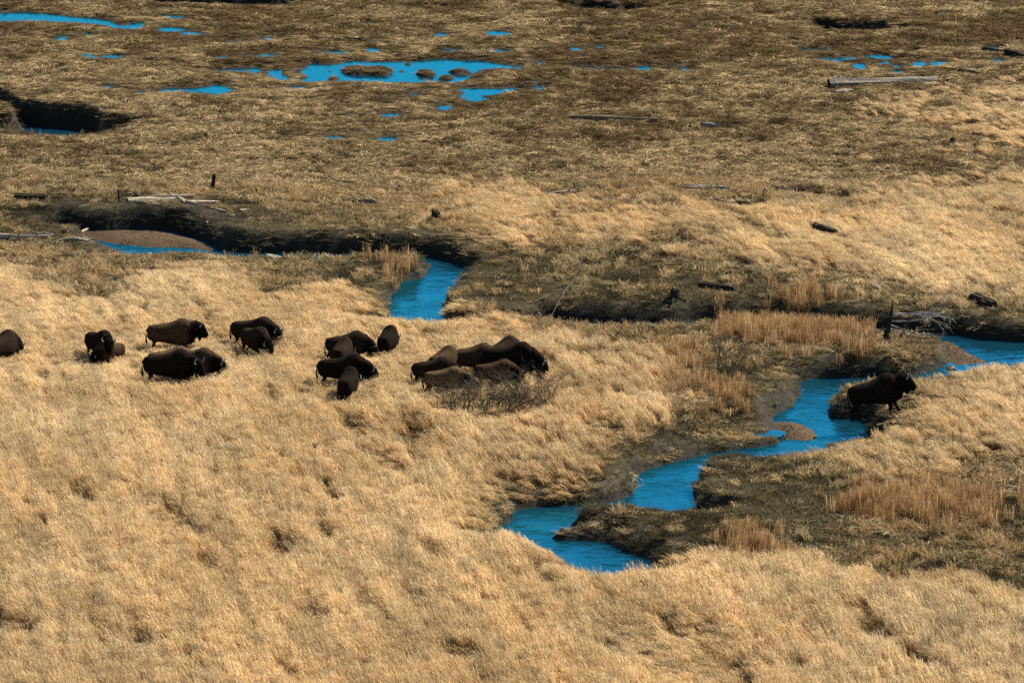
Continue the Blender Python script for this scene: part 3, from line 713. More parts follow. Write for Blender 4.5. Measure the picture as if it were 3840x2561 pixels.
def rots(n, tilt=.08, lean_y=0.0, any_z=True):
    z = rng.uniform(0, 2*math.pi, n) if any_z else rng.normal(0, .5, n)
    return np.stack([rng.normal(0, tilt, n), rng.normal(lean_y, tilt, n), z], -1)
def palette(n, cols, w):
    cols = np.array(cols); w = np.array(w, float); i = rng.choice(len(cols), n, p=w/w.sum())
    return cols[i]*rng.uniform(.82, 1.18, (n, 1))

HOLES = [(650,1290,.9,1.0),(1195,1352,.7,1.0),(722,1440,.9,1.0),(1062,1530,.8,1.0),(112,884,.7,1.0),(806,985,.7,1.2),(1550,1512,3.0,1.1),(2110,1540,.7,1.0),(880,1068,.8,1.0),(205,1172,.6,1.0),(1010,1300,.6,1.0),
         (1860,1190,.8,1.0),(330,1500,.9,1.0),(480,1330,.6,1.2),(60,1480,.8,1.0),(2010,1480,.6,1.3),(1400,1400,.6,1.4),(760,1245,.5,1.2)]
HOLES = [(on_ground(u, v), rx, k) for u, v, rx, k in HOLES]
def hole_at(x, y):
    f = np.ones(x.shape)
    for p, rx, k in HOLES:
        d = np.hypot((x-p.x + (y-p.y)/5.5)/rx, (y-p.y)/(max(rx*.75, .9)*2.2*k)) + (fbm(x/.8, y/1.2, 299, 3)-.5)*.7
        f = np.minimum(f, .36+.64*sst(.40, 1.15, d))
    return f
# tall golden grass
x, y, z = candidates(22.0); clr = CLR
u, v = warp_uv(x, y, z)
T = zat(TALL, u, v); RE = reed_at(x, y)
n1 = .56*fbm((x+y/5.5)/.8, y/7, 201, 3)+.44*fbm(x/3.6, y/4.5, 205, 4); n2 = fbm(x/11, y/16, 231, 3); n3 = fbm(x/.9, y/.9, 261, 3)
holes = sst(.27, .40, n1)*.4+.6
p = sst(.22, .80, T + (fbm(x/2.0, y/3.2, 271, 4)-.5)*.7*(T < .97)) * holes * (1-.8*np.clip(RE, 0, 1))
ok, cap = herd_mask(x, y)
k = (rng.uniform(0, 1, len(x)) < p) & ok & (z > -.62)
x, y, z, u, v, T, n1, n2, n3, cap, clr = [q[k] for q in (x, y, z, u, v, T, n1, n2, n3, cap, clr)]
n = len(x)
hh = zat(HEIGHT, u, v)*(.66+.80*n1)*rng.uniform(.84, 1.16, n)*(.6+.4*T); hh = np.minimum(hh, cap*rng.uniform(.7, 1.25, n))
hh *= np.where(rng.uniform(0, 1, n) < .03, 1.3, 1.0)
hh *= np.maximum(clr, .22)*hole_at(x, y)*(1-.60*sst(.66, .76, fbm((x+y/5.5)/1.3, y/6.5, 277, 3)))
base = np.array([.66, .525, .325]); orange = np.array([.58, .42, .225]); pale = np.array([.69, .58, .39]); grey = np.array([.50, .44, .31])
t1 = sst(.40, .66, n2 + rng.normal(0, .09, n))[:, None]; t2 = sst(.42, .7, fbm(x/4, y/5, 291, 3)+rng.normal(0, .1, n))[:, None]
c = base*(1-t1)+pale*t1; c = c*(1-t2*.42)+orange*t2*.42
g_ = (rng.uniform(0, 1, n) < .12)[:, None]; c = np.where(g_, grey, c)
st_ = fbm((x+y/5.5)/.32, y/5, 283, 3); st2 = fbm((x+y/5.5)/1.3, y/11, 287, 3)
c = c*(.76+.30*sst(.25, .75, st_)+.14*sst(.3, .7, st2))[:, None]*rng.uniform(.86, 1.10, (n, 1))
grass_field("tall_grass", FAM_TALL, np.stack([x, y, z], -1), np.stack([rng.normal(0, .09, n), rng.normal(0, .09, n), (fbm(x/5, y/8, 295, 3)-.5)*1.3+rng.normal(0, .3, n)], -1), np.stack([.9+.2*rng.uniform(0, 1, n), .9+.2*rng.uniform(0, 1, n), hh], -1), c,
            'tall golden dry grass leaning to the left over the meadow')

# medium straw tufts
x, y, z = candidates(6.5); clr = CLR
u, v = warp_uv(x, y, z)
T = zat(TALL, u, v); O = np.clip(zat(OLIVE, u, v)*1.25, 0, 1); RE = reed_at(x, y)
marsh = sst(450, 400, v)
n1 = fbm(x/2.2, y/2.2, 301, 4); n2 = fbm(x/9, y/14, 331, 3)
p = (1-.75*T)*(1-.86*O)*(1-RE)*sst(.36, .60, n1)*(1-marsh*(.88-.45*zat(LIGHT, u, v))) + .22*T*sst(.3, .6, n1)
p += O*.10*sst(.55, .7, n1); p *= 1-.95*zat(MUD, u, v)
ok, cap = herd_mask(x, y)
k = (rng.uniform(0, 1, len(x)) < p) & ok & (z > -.6)
x, y, z, u, v, n2, cap, marsh, clr = [q[k] for q in (x, y, z, u, v, n2, cap, marsh, clr)]
n = len(x); t1 = sst(.4, .62, n2+rng.normal(0, .1, n))[:, None]
c = np.array([.56, .45, .28])*(1-t1)+np.array([.46, .335, .185])*t1; c = c*rng.uniform(.62, 1.22, (n, 1))*(1-.35*marsh[:, None])
hh = rng.uniform(.55, 1.15, n)*(1-.45*marsh); hh = np.minimum(hh, cap*1.6)*np.maximum(clr, .2)
grass_field("straw_grass", FAM_STRAW, np.stack([x, y, z], -1), rots(n, .22, -.1, True), np.stack([np.full(n, 1.0), np.full(n, 1.0), hh], -1), c,
            'pale straw grass in loose bent tufts')

# matted dead grass of the marsh
x, y, z = candidates(12.0); clr = CLR
u, v = warp_uv(x, y, z)
T = zat(TALL, u, v); O = np.clip(zat(OLIVE, u, v)*1.25, 0, 1); RE = reed_at(x, y)
dw = lookup(DW, x, y)
n1 = fbm(x/2.8, y/2.8, 401, 4); n2 = fbm(x/8, y/11, 431, 4); n3 = fbm(x/22, y/26, 461, 3)
p = (1-.9*T)*(1-.88*O)*(1-.7*RE)*(.35+.65*sst(.32, .5, n1))*(1-.93*zat(MUD, u, v))
k = (rng.uniform(0, 1, len(x)) < p) & (z > -.62) & (dw > .24) & herd_mask(x, y)[0]
x, y, z, u, v, n1, n2, n3, O, dw, clr = [q[k] for q in (x, y, z, u, v, n1, n2, n3, O, dw, clr)]
n = len(x)
marsh = sst(470, 330, v); back = sst(260, 120, v)
n4 = fbm(x/1.1, y/1.5, 491, 3)
lightf = sst(.40, .62, n2*.42 + n1*.28 + n4*.30 + rng.normal(0, .07, n) + .05*(1-marsh) - .035*back + .13*zat(LIGHT, u, v))[:, None]
straw = np.array([.43, .314, .160]); brown = np.array([.125, .082, .038]); olive = np.array([.11, .09, .045])
c = brown*(1-lightf)+straw*lightf
c = c*(1-.72*O[:, None])+olive*1.25*.72*O[:, None]
c *= (.30+.70*sst(.1, .9, dw))[:, None]*.25+.75
c = c*rng.uniform(.5, 1.42, (n, 1))
sc = rng.uniform(.75, 1.35, n)*(1+.35*back)*(.38+.62*sst(.2, 1.5, dw))
grass_field("matted_grass", FAM_MAT, np.stack([x, y, z], -1), np.stack([rng.normal(0, .10, n), rng.normal(0, .10, n), rng.normal(0, .75, n)], -1), np.stack([sc, sc, rng.uniform(.6, 1.7, n)*np.maximum(clr, .2)], -1), c,
            'flattened dead brown and straw grass covering the marsh')

# short olive turf
x, y, z = candidates(17.0); clr = CLR
u, v = warp_uv(x, y, z)
O = np.clip(zat(OLIVE, u, v)*1.25, 0, 1); T = zat(TALL, u, v); dw = lookup(DW, x, y)
slope = sst(-.12, -.35, z)
p = np.maximum(np.clip(O*1.3, 0, 1), slope*.8)*(1-.6*T)
p = np.maximum(p, .22*(1-T))*(1-.75*zat(MUD, u, v))
p = np.maximum(p, .95*sst(2.4, .8, dw)*(v > 440))
k = (rng.uniform(0, 1, len(x)) < p)
x, y, z, u, v, dw, O, clr = [q[k] for q in (x, y, z, u, v, dw, O, clr)]
n = len(x); n2 = fbm(x/3, y/4, 531, 4)
t1 = sst(.38, .66, n2+rng.normal(0, .06, n))[:, None]
c = np.array([.048, .043, .024])*(1-t1)+np.array([.125, .105, .060])*t1; c = c*rng.uniform(.65, 1.35, (n, 1))
sc = rng.uniform(.7, 1.4, n)
grass_field("short_grass", FAM_SHORT, np.stack([x, y, z], -1), rots(n, .15), np.stack([sc, sc, sc*np.maximum(clr, .35)], -1), c, 'short dark olive turf along the stream banks')

# rusty reeds
x, y, z = candidates(12.0)
u, v = warp_uv(x, y, z); RE = reed_at(x, y)
k = (rng.uniform(0, 1, len(x)) < RE*.95*sst(.3, .55, fbm(x/1.6, y/2.5, 601, 3))) & (z > -.6)
x, y, z = x[k], y[k], z[k]; n = len(x)
c = palette(n, [(.43, .335, .205), (.33, .25, .15), (.56, .47, .31)], (3, 2, 3))
grass_field("reeds", FAM_REED, np.stack([x, y, z], -1), rots(n, .06), np.stack([np.full(n, .9), np.full(n, .9), rng.uniform(.6, 1.05, n)], -1), c, 'rusty orange reeds in patches by the stream')

# pebbles on the bars
def stone_mesh(name, seed, flat=.6, k=1):
    bm = bmesh.new(); bmesh.ops.create_icosphere(bm, subdivisions=k, radius=1.0); r = random.Random(seed)
    ph = [r.uniform(0, 6) for _ in range(6)]
    for w in bm.verts:
        f = 1+.22*math.sin(2.3*w.co.x+ph[0])*math.cos(2.1*w.co.y+ph[1])+.15*math.sin(4*w.co.z+3*w.co.x+ph[2])
        w.co = Vector((w.co.x*f, w.co.y*f*.85, w.co.z*f*flat))
    m = bpy.data.meshes.new(name); bm.to_mesh(m); bm.free(); return m
fam = bpy.data.collections.new("pebble_shapes")
for k in range(4):
    m = stone_mesh("pebble", k); m.materials.append(M_PEBBLE); fam.objects.link(bpy.data.objects.new("pebble", m))
PP = []
for g in BAR_G:
    P = np.array(g); ar = (np.ptp(P[:, 0]))*(np.ptp(P[:, 1])); m = int(ar*26)
    xx = rng.uniform(P[:, 0].min(), P[:, 0].max(), m); yy = rng.uniform(P[:, 1].min(), P[:, 1].max(), m)
    d = poly_sdf(g, xx, yy)[0]; i = d < -.05
    zz = Z_STREAM - .10 + .34*sst(.25, -1.6, d)
    PP.append(np.stack([xx[i], yy[i], zz[i]], -1))
PP = np.concatenate(PP); n = len(PP); sc = rng.uniform(.02, .055, n)
grass_field("gravel", fam, PP, rots(n, .3), np.stack([sc, sc, sc], -1), np.ones((n, 3)), 'brown pebbles covering the gravel bars')

# ------------------------------------------------------------------ bison
def fur_mat():
    m, ns, ln = newmat("bison_fur")
    a = N(ns, "ShaderNodeAttribute", attribute_type='GEOMETRY', attribute_name='mane'); oi = N(ns, "ShaderNodeObjectInfo")
    tc = N(ns, "ShaderNodeTexCoord")
    f = noise_node(ns, ln, tc.outputs['Object'], 4.0, 6, .7); f2 = noise_node(ns, ln, tc.outputs['Object'], 26.0, 4, .7)
    c = mixc(ns, ln, a.outputs['Fac'], oi.outputs['Color'], (.004, .0033, .0027))
    c = mixc(ns, ln, 1.0, c, ramp(ns, ln, f, [(.3, .55), (.7, 1.35)]), 'MULTIPLY')
    c = mixc(ns, ln, 1.0, c, ramp(ns, ln, f2, [(.3, .6), (.7, 1.4)]), 'MULTIPLY')
    p = N(ns, "ShaderNodeBsdfPrincipled"); ln.new(c, p.inputs['Base Color']); p.inputs['Roughness'].default_value = 1.0
    p.inputs['Specular IOR Level'].default_value = .03
    b = N(ns, "ShaderNodeBump"); b.inputs['Strength'].default_value = .9; b.inputs['Distance'].default_value = .03
    ln.new(f2, b.inputs['Height']); ln.new(b.outputs[0], p.inputs['Normal'])
    o = N(ns, "ShaderNodeOutputMaterial"); ln.new(p.outputs[0], o.inputs[0]); return m
M_FUR = fur_mat()
M_HORN = simple_mat("horn", (.10, .095, .085), (.26, .25, .22), 12, .45, 0, None, .5)
M_HAIR = simple_mat("dark_hair", (.008, .006, .005), (.022, .016, .011), 14, .9)
M_EYE = simple_mat("eye", (.004, .003, .003), (.01, .008, .006), 5, .15, 0, None, .6)
TINT = {'black': (.010, .0066, .004), 'dark': (.020, .0125, .007), 'brown': (.050, .030, .0155), 'tan': (.092, .058, .031)}

def ring_tube(rings, n=14):
    """rings: (centre, direction, half-width, half-height); closed tube of elliptical rings"""
    V = []; Fc = []
    for (c, d, hw, hh) in rings:
        d = Vector(d).normalized(); side = Vector((0, 0, 1)).cross(d)
        if side.length < 1e-3: side = Vector((0, 1, 0))
        side.normalize(); up = d.cross(side)
        for k in range(n):
            a = 2*math.pi*k/n; ca, sa = math.cos(a), math.sin(a); V.append(Vector(c)+side*hw*math.copysign(abs(ca)**.82, ca)+up*hh*math.copysign(abs(sa)**.8, sa))
    m = len(rings)
    for i in range(m-1):
        for k in range(n):
            Fc.append((i*n+k, i*n+(k+1) % n, (i+1)*n+(k+1) % n, (i+1)*n+k))
    Fc.append(tuple(range(n-1, -1, -1))); Fc.append(tuple((m-1)*n+k for k in range(n)))
    return V, Fc
def limb(pts, rad, n=10):
    pts = [Vector(p) for p in pts]; rings = []
    for i, p in enumerate(pts):
        d = pts[min(i+1, len(pts)-1)]-pts[max(i-1, 0)]
        if abs(d.normalized().z) > .95: d = d+Vector((.05, 0, 0))
        rings.append((p, d, rad[i][0], rad[i][1]))
    return ring_tube(rings, n)
def add(parts):
    V = []; Fc = []
    for v, f in parts:
        o = len(V); V += v; Fc += [tuple(i+o for i in q) for q in f]
    return V, Fc

def bison(i, spec, pos):
    u, v, s, yaw, hd, hy, tint, lab = spec
    r = random.Random(100+i); bull = (i == len(HERD)-1); calf = s < .8
    hump = 1.0 if not calf else .96
    if tint == 'black': hump = 1.03
    torso = [(-1.19, 1.08, .15, .18), (-1.12, 1.07, .27, .31), (-.95, 1.05, .37, .39), (-.65, 1.05, .42, .415), (-.25, 1.045, .465, .47), (.10, 1.055, .47, .565), (.36, 1.09*hump, .44, .65), (.60, 1.10*hump, .40, .645), (.82, 1.06, .34, .54), (1.02, 1.0, .26, .40)]
    P = [ring_tube([((x, 0, z), (1, 0, 0), hw, hh) for x, z, hw, hh in torso], 18)]
    # neck and head
    poll = Vector((1.10+.10*hd, 0, 1.50-.66*hd)); dn = Vector((math.cos(math.radians(40+28*hd)), 0, -math.sin(math.radians(40+28*hd))))
    ry = Matrix.Rotation(math.radians(hy), 3, 'Z'); pivot = Vector((.85, 0, 1.15))
    poll = ry @ (poll-pivot) + pivot; dn = ry @ dn
    L = .60
    nk = Vector((.72, 0, 1.12))
    P.append(ring_tube([(nk, poll-nk, .29, .50), (nk.lerp(poll, .5), poll-nk, .29, .42), (poll, dn+(poll-nk).normalized(), .25, .31)], 16))
    hd_r = [(-.12, .16, .17), (0, .25, .30), (.18, .255, .305), (.36, .21, .26), (.50, .155, .19), (.62, .135, .15), (.70, .09, .10)]
    P.append(ring_tube([(poll+dn*t, dn, a, b) for t, a, b in hd_r], 16))
    upv = dn.cross(Vector((0, 0, 1)).cross(dn).normalized()); upv = Vector((0, 0, 1)).cross(dn).normalized(); hu = dn.cross(upv)*1.0   # hu: up side of the head
    if hu.z < 0: hu = -hu
    side = upv
    P.append(ring_tube([(poll+hu*.16+dn*.02, dn, .10, .08), (poll+hu*.17+dn*.10, dn, .16, .13), (poll+hu*.15+dn*.22, dn, .13, .11), (poll+hu*.10+dn*.30, dn, .06, .06)], 12))   # wool cap
    bb = poll+dn*.40-hu*.14
    P.append(limb([bb+Vector((0, 0, .06)), bb+Vector((-.02, 0, -.12)), bb+Vector((-.05, 0, -.24)), bb+Vector((-.07, 0, -.33))], [(.13, .15), (.10, .12), (.06, .07), (.02, .02)], 10))   # beard
    P.append(limb([(.80, 0, .80), (.86, 0, .62), (.82, 0, .50)], [(.17, .20), (.12, .15), (.05, .06)], 10))   # brisket
    # legs
    if bull: sw = {('f', -1): -.10, ('f', 1): .30, ('h', -1): -.28, ('h', 1): .18}
    else: sw = {k: r.uniform(-.10, .10) for k in (('f', -1), ('f', 1), ('h', -1), ('h', 1))}
    feet = []
    for sd in (-1, 1):
        a = sw[('f', sd)]; yy = .20*sd
        P.append(limb([(.50, yy*.9, .95), (.52+a*.2, yy, .66), (.53+a*.55, yy, .44), (.51+a*.85, yy, .20), (.52+a, yy, .07), (.55+a, yy, .0)],
                      [(.15, .20), (.12, .15), (.085, .095), (.055, .06), (.06, .07), (.065, .085)]))
        a = sw[('h', sd)]; yy = .20*sd
        P.append(limb([(-.86, yy*.85, 1.0), (-.82+a*.2, yy, .72), (-.90+a*.5, yy, .52), (-1.00+a*.75, yy, .40), (-.96+a*.9, yy, .20), (-.93+a, yy, .07), (-.90+a, yy, .0)],
                      [(.17, .26), (.13, .19), (.09, .11), (.06, .075), (.05, .055), (.058, .068), (.062, .085)]))
    V, Fc = add(P)
    me = bpy.data.meshes.new("raw"); me.from_pydata([tuple(w) for w in V], [], Fc); me.update()
    ob = bpy.data.objects.new("raw", me); COL.objects.link(ob)
    md = ob.modifiers.new("r", 'REMESH'); md.mode = 'VOXEL'; md.voxel_size = .034
    md = ob.modifiers.new("s", 'SMOOTH'); md.factor = .5; md.iterations = 4
    dg = bpy.context.evaluated_depsgraph_get(); body = bpy.data.meshes.new_from_object(ob.evaluated_get(dg))
    bpy.data.objects.remove(ob); bpy.data.meshes.remove(me)
    n = len(body.vertices); co = np.empty(n*3, np.float32); body.vertices.foreach_get("co", co); co = co.reshape(-1, 3)
    no = np.empty(n*3, np.float32); body.vertices.foreach_get("normal", no); no = no.reshape(-1, 3)
    pl = np.array(poll); dd = np.linalg.norm(co-(pl+np.array(dn)*.2), axis=1)
    mane = np.maximum(sst(.62, .38, dd), sst(.62, .85, co[:, 0])*sst(1.55, 1.2, co[:, 2])*.9)
    mane = np.maximum(mane, sst(.62, .42, co[:, 2])*.85); mane = np.maximum(mane, sst(-1.02, -1.14, co[:, 0])*.5)
    mane = np.maximum(mane, sst(.10, .02, np.abs(co[:, 1]))*sst(1.40, 1.55, co[:, 2])*.6)
    # shaggy relief on head, neck and forelegs, light relief elsewhere
    sh = fbm(co[:, 0]*9+co[:, 1]*7+i, co[:, 2]*7-co[:, 1]*5, 700, 3)-.5
    co = co + no*(sh*(.008+.035*mane*(co[:, 2] > .3)))[:, None]
    body.vertices.foreach_set("co", co.astype(np.float32).ravel())
    body.polygons.foreach_set("use_smooth", np.ones(len(body.polygons), bool))
    at = body.attributes.new("mane", 'FLOAT', 'POINT'); at.data.foreach_set("value", mane.astype(np.float32))
    body.materials.clear(); body.materials.append(M_FUR); body.name = "body"
    root = empty("bison", pos, math.radians(yaw)); root.scale = (s, s, s)
    if bull: root.rotation_euler = (0, math.radians(-9), math.radians(yaw))
    tag(root, lab, 'bison', 'bison grazing in the tall grass')
    bo = bpy.data.objects.new("body", body); COL.objects.link(bo); bo.parent = root; bo.color = (*TINT[tint], 1)
    # horns
    for sd in (-1, 1):
        up_ = (hu*.6+Vector((0, 0, .8))).normalized(); b0 = poll+dn*.10+side*sd*.20+hu*.13
        k = .75 if calf else 1.0
        pts = [b0, b0+side*sd*.08*k+up_*.02*k, b0+side*sd*.13*k+up_*.09*k, b0+side*sd*.13*k+up_*.19*k, b0+side*sd*.08*k+up_*.28*k]
        v_, f_ = limb(pts, [(.044, .044), (.040, .040), (.032, .032), (.020, .020), (.005, .005)], 8)
        mesh_obj("horn", v_, f_, M_HORN, root)
        e0 = poll+dn*.04+side*sd*.22-hu*.02
        v_, f_ = limb([e0, e0+side*sd*.08-hu*.02, e0+side*sd*.15-hu*.06], [(.03, .02), (.045, .025), (.008, .008)], 8)
        mesh_obj("ear", v_, f_, M_HAIR, root)
        v_, f_ = limb([poll+dn*.27+side*sd*.20+hu*.05, poll+dn*.27+side*sd*.25+hu*.05], [(.028, .028), (.012, .012)], 8)
        mesh_obj("eye", v_, f_, M_EYE, root)
    sw_ = r.uniform(-.06, .06)
    v_, f_ = limb([(-1.10, 0, 1.28), (-1.22, sw_*.3, 1.18), (-1.25, sw_*.6, .95), (-1.24, sw_, .75), (-1.22, sw_, .62), (-1.20, sw_, .45)], [(.045, .045), (.035, .035), (.026, .026), (.04, .04), (.055, .055), (.012, .012)], 8)
    mesh_obj("tail", v_, f_, M_HAIR, root)
    # shaggy hair fringe: strands hanging from head, throat and forelegs
    idx_ = np.where((mane > .55) & (co[:, 0] > .35) & (co[:, 2] > .35))[0]
    pick = rng.choice(idx_, min(420, len(idx_)), replace=False)
    b_ = co[pick]; nn = no[pick]; m_ = len(pick)
    dr = nn*rng.uniform(.03, .07, (m_, 1)); dr[:, 2] -= rng.uniform(.0, .07, m_)
    sd_ = np.cross(dr, rng.normal(0, 1, (m_, 3))); sd_ /= np.linalg.norm(sd_, axis=1)[:, None]+1e-6
    wv = .010
    VV = np.stack([b_-sd_*wv-nn*.01, b_+sd_*wv-nn*.01, b_+dr], 1).reshape(-1, 3)
    hm = np_mesh("mane", VV, np.arange(m_*3).reshape(-1, 3), 3); hm.materials.append(M_HAIR)
    ho = bpy.data.objects.new("mane", hm); COL.objects.link(ho); ho.parent = root; ho['kind'] = 'stuff'
    return root
for i, (sp, ps) in enumerate(zip(HERD, herd_pos)): bison(i, sp, ps)

# ------------------------------------------------------------------ driftwood logs
def log(a, b, r0, r1, mat, label, cat='log', group='driftwood logs lying in the marsh', stubs=0, lift=.45, sag=0.0, name='log', hollow=False, splits=0):
    rr = random.Random(int(a[0]*7+a[1]*13))
    if r0 < .3: r0 *= 1.15; r1 *= 1.15
    A = on_ground(*a); B = on_ground(*b)
    if abs(B.z-A.z) > .22 or abs(B.y-A.y) > 3.5: B = Vector((*[float(q) for q in px(b[0], b[1]*.35+a[1]*.65, A.z)], A.z))
    A.z += r0*lift; B.z += r1*lift
    root = empty(name, (A+B)/2)
    mid = (A+B)/2; d = B-A; n = max(6, int(d.length/.35)); seg = 11
    ax = d.normalized(); sd = Vector((0, 0, 1)).cross(ax).normalized(); up = ax.cross(sd)
    ph = [rr.uniform(0, 6) for _ in range(8)]
    V = []; Fc = []
    for i in range(n+1):
        t = i/n; c = A.lerp(B, t)-mid + sd*.06*math.sin(5*t+ph[0])*d.length*.12 + up*(.03*math.sin(4*t+ph[1])*d.length*.1 + sag*4*t*(1-t))
        r = (r0*(1-t)+r1*t)*(1+.10*math.sin(9*t+ph[2]))
        if i in (0, n): r *= .9
        for k in range(seg):
            w = 2*math.pi*k/seg; f = 1+.14*math.sin(3*w+ph[3])+.10*math.sin(5*w+6*t+ph[4])+rr.uniform(-.05, .05)
            V.append(c+(sd*math.cos(w)+up*math.sin(w))*r*f + ax*rr.uniform(-.05, .05)*(3 if i in (0, n) else 1)*r)
    for i in range(n):
        for k in range(seg): Fc.append((i*seg+k, i*seg+(k+1) % seg, (i+1)*seg+(k+1) % seg, (i+1)*seg+k))
    tag(root, label, cat, group)
    mesh_obj("trunk", V, Fc, mat, root, smooth=False)
    for e, i in ((0, 0), (1, n)):
        ring = [V[i*seg+k] for k in range(seg)]; c = sum(ring, Vector())/seg + ax*(.25*r0 if (hollow and e == 0) else -.03)*(1 if e == 0 else -1)
        fs = [(seg, (k+1) % seg, k) if e == 0 else (seg, k, (k+1) % seg) for k in range(seg)]
        mesh_obj("log_end", ring+[c], fs, M_DARK if hollow and e == 0 else M_CUT if mat is not M_DARK else M_DARK, root, smooth=False)
    for k in range(stubs):
        t = rr.uniform(.15, .9); c = A.lerp(B, t)-mid; dr = (up*rr.uniform(.5, 1)+sd*rr.uniform(-.8, .8)+ax*rr.uniform(-.3, .6)).normalized()
        L = rr.uniform(.3, .7)
        v_, f_ = limb([c, c+dr*L*.5, c+dr*L+up*.04], [(r0*.32, r0*.32), (r0*.24, r0*.24), (r0*.1, r0*.1)], 7)
        mesh_obj("branch_stub", v_, f_, mat, root, smooth=False)
    return root

for a, b, r0, r1, m, lab, kw in LOGS: log(a, b, r0, r1, m, lab, **kw)

# upright stumps
def stump(u, v, h, r0, mat, label, lean=(0, 0)):
    p = on_ground(u, v, -.05); root = empty("stump", p); rr = random.Random(int(u))
    tag(root, label, 'stump', 'old stumps in the marsh'); seg = 10; V = []; Fc = []
    lv = [(0, 1.35), (.2, 1.0), (.6, .85), (.9, .8), (1.0, .6)]
    for t, k in lv:
        for j in range(seg):
            w = 2*math.pi*j/seg; q = r0*k*(1+.2*math.sin(3*w+u)+rr.uniform(-.12, .12))
            V.append(Vector((q*math.cos(w)+lean[0]*t*h, q*math.sin(w)+lean[1]*t*h, t*h*(1+(rr.uniform(-.12, .12) if t > .8 else 0)))))
    for i in range(len(lv)-1):
        for j in range(seg): Fc.append((i*seg+j, i*seg+(j+1) % seg, (i+1)*seg+(j+1) % seg, (i+1)*seg+j))
    mesh_obj("trunk", V, Fc, mat, root, smooth=False)
    i = (len(lv)-1)*seg; top = V[i:i+seg]; c = sum(top, Vector())/seg-Vector((0, 0, .06))
    mesh_obj("broken_top", top+[c], [(seg, k, (k+1) % seg) for k in range(seg)], M_CUT if mat is not M_DARK else M_DARK, root, smooth=False)
    for k in range(4):
        w = k*1.6+u; d = Vector((math.cos(w), math.sin(w), 0))
        v_, f_ = limb([d*r0*.7+Vector((0, 0, .14)), d*r0*1.7+Vector((0, 0, .06)), d*r0*2.5+Vector((0, 0, .0))], [(r0*.3, r0*.3), (r0*.22, r0*.22), (r0*.08, r0*.08)], 6)
        mesh_obj("root", v_, f_, mat, root, smooth=False)
stump(488, 437, .95, .13, M_DARK, 'thin dark post-like stump above the driftwood heap', (.12, 0))
stump(1000, 516, .85, .30, M_DARK, 'dark rounded stump at the edge of the tall pale grass')
stump(1756, 458, .62, .15, M_GREY, 'grey stump standing among logs at the top of the pale grass')
stump(1547, 722, .6, .26, M_DARK, 'black stump on the bank left of the rusty reeds')
stump(276, 507, .75, .08, M_DARK, 'thin dark stake in the bank under the driftwood heap', (-.1, 0))
stump(2187, 333, .45, .20, M_DARK, 'low dark stump in front of the tall grass at upper right')
stump(1320, 440, .50, .10, M_GREY, 'small grey stump behind the log with the root stub')

# stones
M_STONE = simple_mat("grey_stone", (.12, .11, .09), (.30, .28, .23), 2.5, .85, .5)
M_STONED = simple_mat("wet_dark_stone", (.02, .017, .013), (.06, .05, .038), 2.5, .6, .5)
def stone(u, v, r, mat, label, z=None):
    m = stone_mesh("stone", int(u*3+v), .65, 3); m.materials.append(mat); m.polygons.foreach_set("use_smooth", np.ones(len(m.polygons), bool))
    o = bpy.data.objects.new("stone", m); COL.objects.link(o)
    if z is None: o.location = on_ground(u, v, r*.25)
    else:
        x, y = px(u, v, z); o.location = (x, y, z+r*.15)
    o.scale = (r*1.2, r, r); o.rotation_euler = (0, 0, u); tag(o, label, 'stone', 'stones by the stream')
stone(628, 569, .42, M_STONE, 'grey boulder on the grassy bank below the long dark channel')
stone(234, 496, .24, M_STONE, 'pale stone on the dark bank left of the driftwood heap')
stone(361, 490, .20, M_STONE, 'round grey stone on the dark bank under the driftwood heap')
stone(2184, 849, .24, M_STONED, 'dark wet stone in the stream upstream of the bull', Z_STREAM)
stone(1930, 1192, .01+.22, M_STONED, 'dark stone at the foot of the rusty reeds lower right')
stone(1838, 848, .22, M_STONE, 'grey stone on the bank above the stream bend')
stone(2010, 664, .30, M_STONE, 'pale flat stone at the foot of the tall pale grass on the right')

# ------------------------------------------------------------------ bare shrubs, dead tree, stalks
M_TWIG = simple_mat("bare_twig", (.035, .029, .022), (.12, .098, .07), 6, .85)
M_DEAD = simple_mat("dead_grey_wood", (.12, .11, .095), (.34, .32, .28), 6, .85)
M_STALK = simple_mat("dead_stalk", (.10, .065, .035), (.26, .18, .10), 6, .9)
M_STRAWS = simple_mat("pale_stalk", (.32, .25, .15), (.55, .44, .28), 6, .9)
def twig_mesh(segs, nside=4):
    """segs: (a, b, r0, r1)"""
    V = []; Fc = []
    for a, b, r0, r1 in segs:
        d = (b-a).normalized(); s = d.orthogonal().normalized(); t = d.cross(s); o = len(V)
        for c, r in ((a, r0), (b, r1)):
            for k in range(nside):
                w = 2*math.pi*k/nside; V.append(c+(s*math.cos(w)+t*math.sin(w))*r)
        for k in range(nside): Fc.append((o+k, o+(k+1) % nside, o+nside+(k+1) % nside, o+nside+k))
    return V, Fc
